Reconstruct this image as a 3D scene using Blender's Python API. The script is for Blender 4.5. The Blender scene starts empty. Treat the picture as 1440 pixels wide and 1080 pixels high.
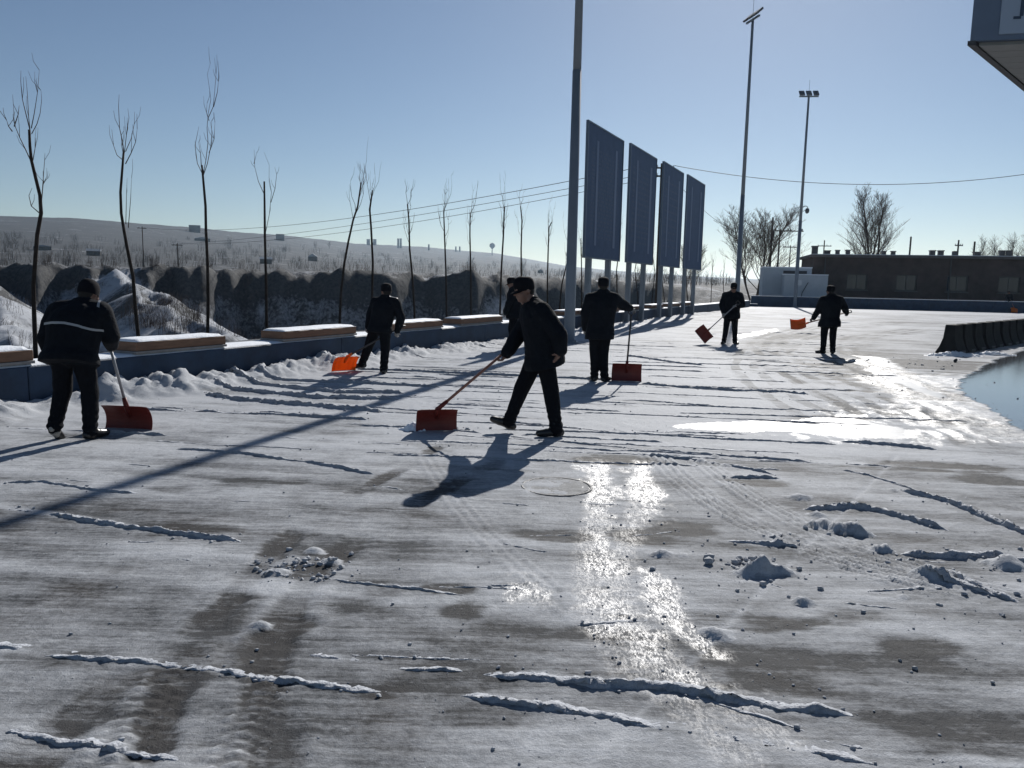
import bpy, bmesh, math, random
import numpy as np
from mathutils import Vector, Matrix
random.seed(7); np.random.seed(7)
R = math.radians
sc = bpy.context.scene
C = sc.collection

# ---------------------------------------------------------------- camera
EYE = 1.6
PITCH = math.atan(143/1088.0); ROLL = 0.02
F_ = Vector((0, math.cos(PITCH), -math.sin(PITCH)))
U0 = Vector((0, math.sin(PITCH), math.cos(PITCH))); R0 = Vector((1, 0, 0))
RV = R0*math.cos(ROLL)+U0*math.sin(ROLL); UV = -R0*math.sin(ROLL)+U0*math.cos(ROLL)
cam = bpy.data.cameras.new('camera'); camo = bpy.data.objects.new('camera', cam); C.objects.link(camo)
cam.sensor_fit = 'HORIZONTAL'; cam.sensor_width = 36.0; cam.lens = 36.0*1088/1440
cam.clip_start = 0.05; cam.clip_end = 20000
camo.matrix_world = Matrix(((RV.x, UV.x, -F_.x, 0), (RV.y, UV.y, -F_.y, 0), (RV.z, UV.z, -F_.z, EYE), (0, 0, 0, 1)))
sc.camera = camo
sc.render.resolution_x = 1024; sc.render.resolution_y = 768

# ---------------------------------------------------------------- sky and sun
SUN_EL = 30.5; SUN_AZ = 16.4          # degrees; azimuth clockwise from +Y
wd = bpy.data.worlds.new('World'); sc.world = wd; wd.use_nodes = True
nt = wd.node_tree; nt.nodes.clear()
out = nt.nodes.new('ShaderNodeOutputWorld'); bg = nt.nodes.new('ShaderNodeBackground')
sky = nt.nodes.new('ShaderNodeTexSky'); sky.sky_type = 'NISHITA'; sky.sun_disc = False
sky.sun_elevation = R(SUN_EL); sky.sun_rotation = R(SUN_AZ)
sky.altitude = 1500; sky.air_density = 1.0; sky.dust_density = 0.55; sky.ozone_density = 1.5
bg.inputs['Strength'].default_value = 0.061
nt.links.new(sky.outputs[0], bg.inputs[0]); nt.links.new(bg.outputs[0], out.inputs[0])
sun = bpy.data.lights.new('sun', 'SUN'); sun.energy = 5.0; sun.angle = R(0.53); sun.color = (1.0, 0.965, 0.92)
suno = bpy.data.objects.new('sun', sun); C.objects.link(suno)
sdir = Vector((math.sin(R(SUN_AZ))*math.cos(R(SUN_EL)), math.cos(R(SUN_AZ))*math.cos(R(SUN_EL)), math.sin(R(SUN_EL))))
suno.rotation_euler = sdir.to_track_quat('Z', 'Y').to_euler(); suno.location = (0, 0, 60)
sc.view_settings.view_transform = 'Standard'; sc.view_settings.look = 'None'
sc.view_settings.gamma = 1.0; sc.view_settings.use_curve_mapping = False
sc.view_settings.exposure = 0.12
sc.cycles.use_denoising = True
sc.cycles.max_bounces = 6; sc.cycles.volume_bounces = 0
sc.cycles.sample_clamp_indirect = 4.0
sc.cycles.caustics_reflective = False; sc.cycles.caustics_refractive = False

# ---------------------------------------------------------------- helpers
def tag(o, label=None, cat=None, group=None, kind=None):
    if label: o['label'] = label
    if cat: o['category'] = cat
    if group: o['group'] = group
    if kind: o['kind'] = kind
    return o
def empty(name, loc, label=None, cat=None, group=None, kind=None):
    o = bpy.data.objects.new(name, None); C.objects.link(o); o.location = loc; o.empty_display_size = 0.2
    return tag(o, label, cat, group, kind)
def unit(v): v = np.asarray(v, float); return v/(np.linalg.norm(v)+1e-12)
class MB:
    """collects shapes in world coordinates, builds ONE mesh object"""
    def __init__(s): s.v = []; s.f = []; s.m = []
    def add(s, vs, fs, mi=0):
        b = len(s.v); s.v.extend(np.asarray(vs, float).tolist())
        for f in fs: s.f.append(tuple(b+i for i in f)); s.m.append(mi)
        return s
    def box(s, c, ax, ay, az, mi=0):
        """centre and three half-axis vectors"""
        c, ax, ay, az = map(lambda q: np.asarray(q, float), (c, ax, ay, az))
        vs = [c+i*ax+j*ay+k*az for k in (-1, 1) for j in (-1, 1) for i in (-1, 1)]
        return s.add(vs, [(0, 2, 3, 1), (4, 5, 7, 6), (0, 1, 5, 4), (2, 6, 7, 3), (0, 4, 6, 2), (1, 3, 7, 5)], mi)
    def tube(s, pts, rad, n=8, mi=0, cap=True):
        pts = [np.asarray(p, float) for p in pts]
        rad = [rad]*len(pts) if np.isscalar(rad) else rad
        vs = []; fs = []; ref = None
        for i, p in enumerate(pts):
            d = unit(pts[min(i+1, len(pts)-1)]-pts[max(i-1, 0)])
            if ref is None: ref = np.array([1., 0, 0]) if abs(d[0]) < .8 else np.array([0, 1., 0])
            a = unit(np.cross(d, ref)); b = np.cross(d, a); ref = np.cross(a, d)
            for k in range(n):
                t = 2*math.pi*k/n; vs.append(p+rad[i]*(math.cos(t)*a+math.sin(t)*b))
        for i in range(len(pts)-1):
            for k in range(n):
                k2 = (k+1) % n; fs.append((i*n+k, i*n+k2, (i+1)*n+k2, (i+1)*n+k))
        if cap and n > 2:
            fs.append(tuple(range(n-1, -1, -1))); fs.append(tuple((len(pts)-1)*n+k for k in range(n)))
        return s.add(vs, fs, mi)
    def prism(s, poly, off, mi=0):
        """closed polygon of 3D points, extruded by the vector off"""
        n = len(poly); off = np.asarray(off, float)
        vs = [np.asarray(p, float) for p in poly]+[np.asarray(p, float)+off for p in poly]
        fs = [tuple(range(n-1, -1, -1)), tuple(range(n, 2*n))]+[(i, (i+1) % n, n+(i+1) % n, n+i) for i in range(n)]
        return s.add(vs, fs, mi)
    def ell(s, c, rx, ry, rz, n=12, m=8, ax=None, mi=0):
        c = np.asarray(c, float); A = np.eye(3) if ax is None else np.array(ax)
        vs = [c+A.T@np.array([0, 0, -rz])]; fs = []
        for i in range(1, m):
            ph = -math.pi/2+math.pi*i/m
            for k in range(n):
                t = 2*math.pi*k/n
                vs.append(c+A.T@np.array([rx*math.cos(ph)*math.cos(t), ry*math.cos(ph)*math.sin(t), rz*math.sin(ph)]))
        vs.append(c+A.T@np.array([0, 0, rz])); L = len(vs)-1
        for k in range(n):
            fs.append((0, 1+(k+1) % n, 1+k)); fs.append((L, 1+(m-2)*n+k, 1+(m-2)*n+(k+1) % n))
        for i in range(m-2):
            for k in range(n):
                k2 = (k+1) % n; fs.append((1+i*n+k, 1+i*n+k2, 1+(i+1)*n+k2, 1+(i+1)*n+k))
        return s.add(vs, fs, mi)
    def build(s, name, mats, parent=None, smooth=False, bevel=0.0, origin=None):
        me = bpy.data.meshes.new(name)
        o_ = Vector(origin) if origin is not None else Vector((0, 0, 0))
        me.from_pydata((np.array(s.v, float)-np.array(o_)).tolist() if origin is not None else s.v, [], s.f)
        for m in (mats if isinstance(mats, (list, tuple)) else [mats]): me.materials.append(m)
        if any(s.m): me.polygons.foreach_set('material_index', s.m)
        if len(s.f) < 4000:
            bm = bmesh.new(); bm.from_mesh(me); bmesh.ops.recalc_face_normals(bm, faces=bm.faces)
            if bevel: bmesh.ops.bevel(bm, geom=list(bm.edges), offset=bevel, segments=1, affect='EDGES', clamp_overlap=True)
            bm.to_mesh(me); bm.free()
        if smooth: me.polygons.foreach_set('use_smooth', [True]*len(me.polygons))
        ob = bpy.data.objects.new(name, me); C.objects.link(ob)
        if parent is not None:
            ob.parent = parent; ob.location = o_-parent.location
        else: ob.location = o_
        return ob
def mesh_np(name, V, Fq, mats, parent=None, smooth=True):
    me = bpy.data.meshes.new(name); V = np.asarray(V, np.float32); Fq = np.asarray(Fq, np.int32); k = Fq.shape[1]
    me.vertices.add(len(V)); me.vertices.foreach_set('co', V.ravel())
    me.loops.add(Fq.size); me.loops.foreach_set('vertex_index', Fq.ravel())
    me.polygons.add(len(Fq)); me.polygons.foreach_set('loop_start', np.arange(0, Fq.size, k, dtype=np.int32))
    me.polygons.foreach_set('use_smooth', np.full(len(Fq), smooth, bool))
    me.update(calc_edges=True)
    for m in (mats if isinstance(mats, (list, tuple)) else [mats]): me.materials.append(m)
    ob = bpy.data.objects.new(name, me); C.objects.link(ob)
    if parent is not None: ob.parent = parent; ob.location = -parent.location
    return ob
# numpy value noise
def _h(i, j, seed): 
    n = (i.astype(np.int64)*374761393+j.astype(np.int64)*668265263+seed*1442695041) & 0x7fffffff
    n = ((n ^ (n >> 13))*1274126177) & 0x7fffffff
    return ((n ^ (n >> 16)) & 0xffff)/65535.0
def vn(x, y, seed=0):
    xi = np.floor(x); yi = np.floor(y); fx = x-xi; fy = y-yi
    fx = fx*fx*(3-2*fx); fy = fy*fy*(3-2*fy); xi = xi.astype(np.int64); yi = yi.astype(np.int64)
    a = _h(xi, yi, seed); b = _h(xi+1, yi, seed); c = _h(xi, yi+1, seed); d = _h(xi+1, yi+1, seed)
    return (a*(1-fx)+b*fx)*(1-fy)+(c*(1-fx)+d*fx)*fy
def fbm(x, y, oct=4, seed=0, gain=.5):
    s = 0; a = 1; t = 0
    for o in range(oct):
        s = s+a*vn(x*2**o, y*2**o, seed+o*17); t += a; a *= gain
    return s/t
def sstep(a, b, x): q = np.clip((x-a)/(b-a), 0, 1); return q*q*(3-2*q)

# ---------------------------------------------------------------- materials
def mat(name, col, rough=.6, spec=.5, metal=0.0, noise=0.0, scale=8.0, bump=0.0, bscale=40.0, trans=0.0, col2=None, stretch=None):
    m = bpy.data.materials.new(name); m.use_nodes = True; n = m.node_tree; b = n.nodes['Principled BSDF']
    b.inputs['Base Color'].default_value = (*col, 1); b.inputs['Roughness'].default_value = rough
    b.inputs['Specular IOR Level'].default_value = spec; b.inputs['Metallic'].default_value = metal
    co = n.nodes.new('ShaderNodeTexCoord'); src = co.outputs['Object']
    if stretch:
        mp = n.nodes.new('ShaderNodeMapping'); mp.inputs['Scale'].default_value = stretch; n.links.new(src, mp.inputs[0]); src = mp.outputs[0]
    if noise or col2:
        tx = n.nodes.new('ShaderNodeTexNoise'); tx.inputs['Scale'].default_value = scale; tx.inputs['Detail'].default_value = 6; tx.inputs['Roughness'].default_value = .65
        n.links.new(src, tx.inputs['Vector'])
        mx = n.nodes.new('ShaderNodeMix'); mx.data_type = 'RGBA'
        c2 = col2 or tuple(c*(1-noise) for c in col); c1 = col if col2 else tuple(min(1, c*(1+noise)) for c in col)
        mx.inputs['A'].default_value = (*c1, 1); mx.inputs['B'].default_value = (*c2, 1)
        rp = n.nodes.new('ShaderNodeMapRange'); rp.inputs[1].default_value = .32; rp.inputs[2].default_value = .68
        n.links.new(tx.outputs['Fac'], rp.inputs[0]); n.links.new(rp.outputs[0], mx.inputs['Factor']); n.links.new(mx.outputs['Result'], b.inputs['Base Color'])
    if bump:
        t2 = n.nodes.new('ShaderNodeTexNoise'); t2.inputs['Scale'].default_value = bscale; t2.inputs['Detail'].default_value = 5
        n.links.new(src, t2.inputs['Vector'])
        bp = n.nodes.new('ShaderNodeBump'); bp.inputs['Strength'].default_value = bump; bp.inputs['Distance'].default_value = .02
        n.links.new(t2.outputs['Fac'], bp.inputs['Height']); n.links.new(bp.outputs[0], b.inputs['Normal'])
    if trans:
        tr = n.nodes.new('ShaderNodeBsdfTranslucent'); tr.inputs[0].default_value = (*col, 1)
        ms = n.nodes.new('ShaderNodeMixShader'); ms.inputs[0].default_value = trans
        o = n.nodes['Material Output']; n.links.new(b.outputs[0], ms.inputs[1]); n.links.new(tr.outputs[0], ms.inputs[2]); n.links.new(ms.outputs[0], o.inputs[0])
    return m
M = dict(
 snow=mat('snow', (.80, .83, .87), .65, .25, noise=.06, scale=6, bump=.5, bscale=30),
 wallblue=mat('blue_paint', (.017, .038, .075), .6, .4, noise=.3, scale=3, bump=.2),
 bench=mat('bench_timber', (.185, .105, .066), .6, .3, noise=.22, scale=5, stretch=(1, 1, 8), bump=.2),
 benchlip=mat('bench_lip', (.22, .215, .21), .7, .3, noise=.15),
 steel=mat('galvanised_steel', (.16, .185, .215), .45, .5, .35, noise=.12, scale=4),
 pole=mat('painted_pole', (.17, .195, .225), .4, .5, noise=.08, scale=2),
 lamp=mat('lamp_housing', (.08, .085, .095), .4, .5),
 lens=mat('lamp_glass', (.5, .55, .6), .1, .6),
 board=mat('banner_cloth', (.085, .13, .225), .6, .2, noise=.12, scale=3, trans=.22),
 boardlight=mat('banner_stripe', (.18, .24, .37), .5, .3, trans=.28),
 boardmark=mat('banner_print', (.072, .113, .202), .5, .3, trans=.18),
 boardframe=mat('banner_frame', (.10, .13, .18), .45, .4, .4),
 bark=mat('sapling_bark', (.034, .027, .023), .8, .2, noise=.35, scale=12, bump=.4),
 twig=mat('twig_bark', (.085, .065, .055), .8, .2),
 bark2=mat('tree_bark', (.075, .06, .05), .85, .2, noise=.3, scale=3),
 brick=mat('dark_brick', (.085, .065, .058), .85, .2, noise=.25, scale=1.2, bump=.3),
 roofedge=mat('roof_edge', (.13, .12, .115), .8, .2, noise=.2),
 window=mat('window_glass', (.035, .045, .06), .12, .5),
 winframe=mat('window_frame', (.09, .09, .09), .6, .3),
 pipe=mat('vent_metal', (.05, .05, .055), .6, .4),
 white=mat('white_render', (.42, .46, .50), .7, .3, noise=.06, scale=2),
 canopyblue=mat('canopy_fascia', (.11, .15, .22), .45, .5, noise=.06, scale=2),
 canopysign=mat('canopy_sign', (.30, .36, .45), .4, .5),
 canopymark=mat('canopy_letter', (.03, .05, .09), .5, .4),
 soffit=mat('canopy_soffit', (.20, .205, .20), .5, .4, noise=.08, scale=4),
 concrete=mat('barrier_concrete', (.028, .028, .028), .85, .2, noise=.25, scale=5, bump=.4),
 wood=mat('utility_timber', (.06, .05, .045), .85, .2, noise=.2),
 wire=mat('wire', (.06, .06, .07), .6, .3),
 iron=mat('cast_iron', (.13, .13, .13), .6, .3, noise=.3, scale=30, bump=.5),
 jacket=mat('jacket_cloth', (.009, .011, .015), .9, .12, noise=.2, scale=14, bump=.35, bscale=60),
 jacket2=mat('jacket_cloth_grey', (.024, .026, .032), .85, .25, noise=.2, scale=14, bump=.35, bscale=60),
 trousers=mat('trouser_cloth', (.008, .009, .012), .9, .1, noise=.2, scale=14, bump=.35, bscale=60),
 shoe=mat('shoe_leather', (.012, .011, .011), .35, .5),
 sole=mat('shoe_sole', (.30, .29, .27), .7, .3),
 skin=mat('skin', (.20, .115, .085), .55, .4, noise=.08, scale=20),
 hair=mat('hair', (.012, .010, .009), .6, .3),
 glove=mat('work_glove', (.26, .25, .24), .85, .2, noise=.15, scale=30),
 cap=mat('cap_cloth', (.010, .010, .013), .9, .1, noise=.2, scale=20),
 stripe=mat('reflective_tape', (.30, .31, .32), .4, .5),
 red=mat('red_plastic_shaded', (.15, .024, .018), .45, .35, noise=.15, scale=8, trans=.07),  # shovel plastic for blades in shade, the shade put into a darker colour
 orange=mat('orange_plastic_backlit', (.85, .24, .03), .35, .5, noise=.1, scale=8, trans=.5),  # same plastic for sunlit blades, the glow put into a brighter colour
 handle=mat('handle_timber', (.26, .12, .085), .55, .4, noise=.2, scale=10),
 handledark=mat('handle_dark', (.05, .045, .045), .5, .4),
 handlegrey=mat('handle_metal', (.36, .36, .37), .4, .5, .4),
 housewall=mat('village_wall', (.16, .14, .13), .9, .2, noise=.2, scale=.4),
 housedark=mat('village_wall_dark', (.05, .047, .046), .9, .2, noise=.2, scale=.4),
 lidice=mat('icy_lid', (.22, .225, .23), .75, .15, noise=.35, scale=9, bump=.35, bscale=60),
 windrow=mat('windrow_snow', (.38, .40, .435), .7, .2, noise=.12, scale=25, bump=.6, bscale=90),
 crumb=mat('dirty_snow', (.34, .355, .38), .7, .2, noise=.2, scale=30),
 roofsnow=mat('roof_snow', (.28, .30, .33), .7, .2),
 tower=mat('tower_concrete', (.22, .22, .23), .9, .2),
)
RIDGES=[
 ([(-2.44, 3.17), (-2.17, 3.14), (-2.03, 3.1), (-1.73, 3.06)],0.017,0.04),
 ([(-1.96, 3.09), (-1.73, 3.06), (-1.36, 3.01), (-0.89, 2.93), (-0.59, 2.87), (-0.47, 2.86)],0.01,0.03),
 ([(-0.2, 2.82), (0.13, 2.75), (0.4, 2.69), (0.65, 2.63), (0.86, 2.57), (1.26, 2.44)],0.017,0.04),
 ([(-0.12, 3.01), (-0.06, 3.0), (0.2, 2.97), (0.48, 2.93), (0.7, 2.89), (0.91, 2.83), (1.09, 2.78), (1.33, 2.76)],0.026,0.045),
 ([(-0.88, 3.15), (-0.74, 3.13), (-0.58, 3.09)],0.012,0.025),
 ([(-0.47, 3.04), (-0.3, 3.03), (-0.15, 3.01)],0.01,0.025),
 ([(-3.87, 5.26), (-3.51, 5.17), (-2.97, 4.99), (-2.49, 4.79), (-2.06, 4.65), (-1.62, 4.53)],0.02,0.04),
 ([(-1.77, 2.53), (-1.49, 2.47), (-1.27, 2.42), (-1.06, 2.37)],0.008,0.03),
 ([(-0.97, 3.97), (-0.58, 3.9), (-0.2, 3.8)],0.01,0.02),
 ([(2.36, 4.55), (2.7, 4.53), (2.97, 4.55), (3.05, 4.41), (3.27, 4.36)],0.028,0.045),
 ([(2.13, 5.5), (2.55, 5.57), (2.7, 5.46), (2.84, 5.21), (2.96, 5.03)],0.03,0.05),
 ([(3.13, 6.07), (3.35, 5.78), (3.4, 5.25), (3.45, 5.02), (3.49, 4.68)],0.03,0.05),
 ([(1.82, 6.37), (2.3, 6.39)],0.022,0.035),
 ([(1.35, 4.75), (1.58, 4.7), (1.83, 4.64)],0.022,0.035),
 ([(1.26, 7.19), (1.61, 7.07), (2.0, 6.82), (2.28, 6.51)],0.02,0.04),
 ([(-1.72, 8.41), (-0.76, 8.26), (-0.14, 8.01), (0.8, 7.63), (1.92, 7.25), (2.79, 7.03)],0.015,0.03),
 ([(-0.24, 8.94), (0.33, 8.64), (0.95, 8.36), (2.12, 8.05), (3.4, 7.88)],0.014,0.03),
 ([(3.45, 8.0), (3.93, 7.9), (4.34, 7.7)],0.025,0.035),
 ([(-3.12, 7.03), (-2.53, 6.94), (-1.87, 6.68), (-1.1, 6.23)],0.018,0.03),
 ([(-3.89, 5.74), (-3.6, 5.81), (-3.11, 5.6), (-2.71, 5.55)],0.012,0.03),
 ([(-1.13, 7.62), (-0.13, 7.58), (0.57, 7.44)],0.01,0.025),
 ([(2.54, 4.32), (2.56, 4.01), (2.67, 3.83)],0.02,0.04),
 ([(2.35, 4.2), (2.49, 4.08), (2.59, 3.93)],0.015,0.04),
 ([(-4.16, 10.42), (-3.64, 10.04), (-2.7, 9.68), (-1.55, 9.28)],0.04,0.06),
 ([(-4.33, 11.11), (-3.37, 10.67), (-2.58, 10.31), (-1.53, 10.32)],0.04,0.06),
 ([(-4.42, 11.92), (-3.34, 11.26), (-2.42, 10.87), (-1.52, 10.93)],0.04,0.06),
 ([(-4.09, 12.24), (-3.1, 11.95), (-2.2, 11.84), (-1.07, 11.6)],0.035,0.06),
 ([(-4.85, 9.14), (-3.9, 9.1), (-2.85, 9.02), (-1.63, 8.78)],0.025,0.05),
 ([(-2.79, 13.69), (-2.03, 13.71), (-1.0, 13.45), (0.49, 13.18), (1.67, 12.89)],0.03,0.05),
 ([(-5.33, 7.94), (-4.83, 7.83), (-4.28, 7.77), (-3.44, 7.67)],0.02,0.04),
 ([(2.08, 12.49), (2.71, 12.16), (3.52, 11.87), (4.53, 11.63)],0.03,0.06),
 ([(2.57, 17.53), (3.51, 15.86), (3.9, 15.66)],0.03,0.06),
 ([(6.67, 26.06), (9.35, 27.63), (11.63, 26.45)],0.02,0.08),
 ([(0.8, 10.76), (1.79, 10.69), (2.77, 10.26)],0.015,0.04),
 ([(2.12, 9.46), (2.87, 9.29), (4.01, 8.95)],0.012,0.03),
 ([(2.94, 6.77), (3.11, 6.58), (3.28, 6.08)],0.01,0.03),
]
CLUMPS=[(1.43,4.2,0.075,0.12),(1.55,4.2,0.05,0.05),(1.34,4.17,0.06,0.04),(2.24,4.97,0.085,0.08),(2.14,5.09,0.07,0.05),(2.33,4.92,0.05,0.04),(2.3,4.61,0.05,0.05),(2.94,4.4,0.09,0.06),(2.37,4.2,0.07,0.05),(2.43,4.15,0.05,0.04),(1.52,3.79,0.045,0.04),(0.92,4.47,0.05,0.035),(0.97,3.42,0.06,0.035),(1,3.37,0.04,0.02),(1.74,6.94,0.04,0.04),(1.94,6.82,0.04,0.03),(-1.26,4.05,0.06,0.035),(-1.16,4.41,0.05,0.03),(-1.01,4.24,0.05,0.03),(-1.14,3.4,0.035,0.025),(1.94,7.19,0.035,0.035),(1.04,4.45,0.03,0.015),(2.23,5.8,0.08,0.04),(2.19,5.33,0.06,0.04),(3.08,6.06,0.03,0.03),(2.08,3.89,0.03,0.02)]
TRACKS={
 'dark1':[(-0.59, 8.04), (-0.82, 6.86), (-1.1, 5.92), (-1.3, 5.15), (-1.38, 4.58), (-1.38, 3.9), (-1.39, 3.47), (-1.38, 3.15), (-1.31, 2.8), (-1.19, 2.42)],
 'dark2':[(-0.11, 6.78), (-0.53, 5.79), (-0.84, 5.05), (-1.0, 4.36), (-1.06, 3.87), (-1.06, 3.48), (-1.03, 3.16), (-0.93, 2.79), (-0.76, 2.4)],
 'dark3':[(-0.97, 3.41), (-1.23, 3.06), (-1.52, 2.88), (-1.58, 2.62), (-1.55, 2.33)],
 'ice1':[(0.82, 6.86), (0.7, 5.89), (0.58, 4.99), (0.47, 4.32), (0.43, 3.9), (0.43, 3.48), (0.51, 3.13), (0.66, 2.83), (0.81, 2.49)],
 'ice2':[(1.21, 6.89), (1.04, 5.91), (0.89, 5.17), (0.72, 4.58), (0.6, 4.11), (0.58, 3.64), (0.65, 3.3), (0.78, 2.96), (0.99, 2.58)],
 'ice3':[(0.77, 4.23), (0.79, 3.92), (0.81, 3.65), (0.84, 3.46), (0.93, 3.21)],
 'tread1':[(1.36, 7.35), (1.39, 6.51), (1.48, 5.74), (1.63, 5.13), (1.8, 4.67), (2.02, 4.35), (2.3, 4.09), (2.67, 3.83)],
 'tread2':[(1.74, 7.23), (1.77, 6.42), (1.86, 5.73), (1.97, 5.16), (2.14, 4.73), (2.36, 4.37), (2.59, 4.06), (2.9, 3.84)],
 'tread3':[(-0.78, 7.01), (-0.41, 5.6), (-0.17, 4.87), (0.1, 4.19), (0.31, 3.71), (0.47, 3.33), (0.64, 3.02)],
 'swA':[(4.28, 7.46), (4.79, 9.51), (5.35, 12.55), (5.7, 15.86), (6.48, 19.31), (8.57, 23.98), (12.92, 31.4), (20.55, 40.2)],
 'swB':[(5.58, 8.28), (6.13, 10.8), (7.13, 14.85), (7.68, 17.75), (8.84, 20.92), (11.56, 25.75), (17.47, 32.94)],
 'swC':[(4.01, 8.95), (4.17, 11.21), (4.86, 15.06), (6.09, 19.23), (8.18, 24.48), (13.19, 33.57)],
 'glA':[(7.84, 18.12), (7.58, 15.8), (6.86, 12.77), (5.9, 9.9), (5.46, 8.58)],
 'glB':[(6.76, 14.78), (6.25, 12.26), (5.77, 10.16), (5.34, 8.65)],
 'joint1':[(3.78, 7.42), (2.84, 6.05), (1.46, 4.1), (1.04, 3.5), (0.44, 2.65), (0.21, 2.31)],
 'joint2':[(5.1, 7.54), (3.54, 7.1)],
}
DARK=[(-0.3,3.88,0.13,0.07,0.8),(-0.22,3.62,0.15,0.12,0.7),(-0.26,3.1,0.10,0.05,0.6),(1.29,3.55,0.32,0.11,0.6),(1.7,3.63,0.25,0.14,0.5),(1.86,3.32,0.20,0.14,0.6),(3.88,6.98,0.69,0.23,0.7),(4.15,6.56,0.26,0.31,0.6),(2.06,6.21,0.36,0.19,0.6),(1.13,4.99,0.24,0.14,0.6),(0.84,4.79,0.18,0.13,0.7),(0.29,4.75,0.27,0.12,0.5),(-1.3,2.88,0.11,0.09,0.6),(-1.53,2.58,0.13,0.11,0.4),(-0.05,2.68,0.23,0.12,0.35),(-1.12,4.12,0.15,0.17,0.5),(-1.99,5.89,0.33,0.21,0.4),(-2.49,5.65,0.31,0.15,0.4),(-2.08,4.75,0.26,0.11,0.3),(-0.77,3.75,0.28,0.22,0.35),(0.92,6.93,0.40,0.26,0.9),(6.82,15.41,1.10,1.96,0.6),(6.35,12.7,0.90,1.33,0.7),(9.29,16.53,1.91,1.93,0.7),(9.86,15.95,0.66,1.49,0.6),(5.45,9.58,0.58,0.54,0.6),(3.91,9.51,0.46,0.26,0.7),(9.05,18.91,1.17,1.24,0.5),(1.17,3.1,0.37,0.19,0.35),(1.61,2.6,0.32,0.18,0.4),(2.54,5.82,0.29,0.19,0.3),(-0.04,3.31,0.45,0.21,0.3),(-1.31,3.55,0.10,0.32,0.4),(-0.2,2.93,0.34,0.11,0.3),(-1.93,3.03,0.23,0.10,0.4),(0.99,3.58,0.21,0.11,0.4)]
PUDDLES=[[(1.76, 8.7), (2.37, 9.04), (3.59, 9.37), (3.99, 9.62), (4.32, 9.46), (4.43, 9.13), (4.62, 8.75), (4.24, 8.22), (3.65, 8.28), (3.03, 8.5), (2.24, 8.54)],[(4.09, 9.74), (4.54, 9.85), (4.37, 9.51), (3.88, 9.46)],[(7.18, 15.73), (7.4, 14.78), (6.71, 11.85), (6.31, 11.36), (6.59, 13.19)],[(7.47, 25.94), (10.38, 30.55), (9.71, 28.55), (7.08, 24.18)],[(8.28, 18.75), (8.86, 18.51), (8.0, 15.61), (7.79, 16.25)]]
POOL=[(7.3, 12.58), (8.47, 14.5), (11.61, 18.55), (17.76, 25.83), (32.01, 29.6), (6.83, 6.13), (5.55, 7.58), (5.98, 8.89), (6.29, 9.78), (6.64, 10.74), (6.9, 11.58)]
GLIT=[(0.71,5.89,0.16,0.80),(1.04,5.91,0.14,0.70),(0.56,4.33,0.12,0.50),(0.1,3.88,0.14,0.20),(0.78,3.83,0.10,0.35),(0.8,3.02,0.20,0.20),(5.64,9.61,1.20,1.00),(8.03,12.95,0.90,1.50),(4.61,8.5,1.50,0.50),(0.65,3.2,0.14,0.25),(0.5,3.56,0.15,0.30)]
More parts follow.
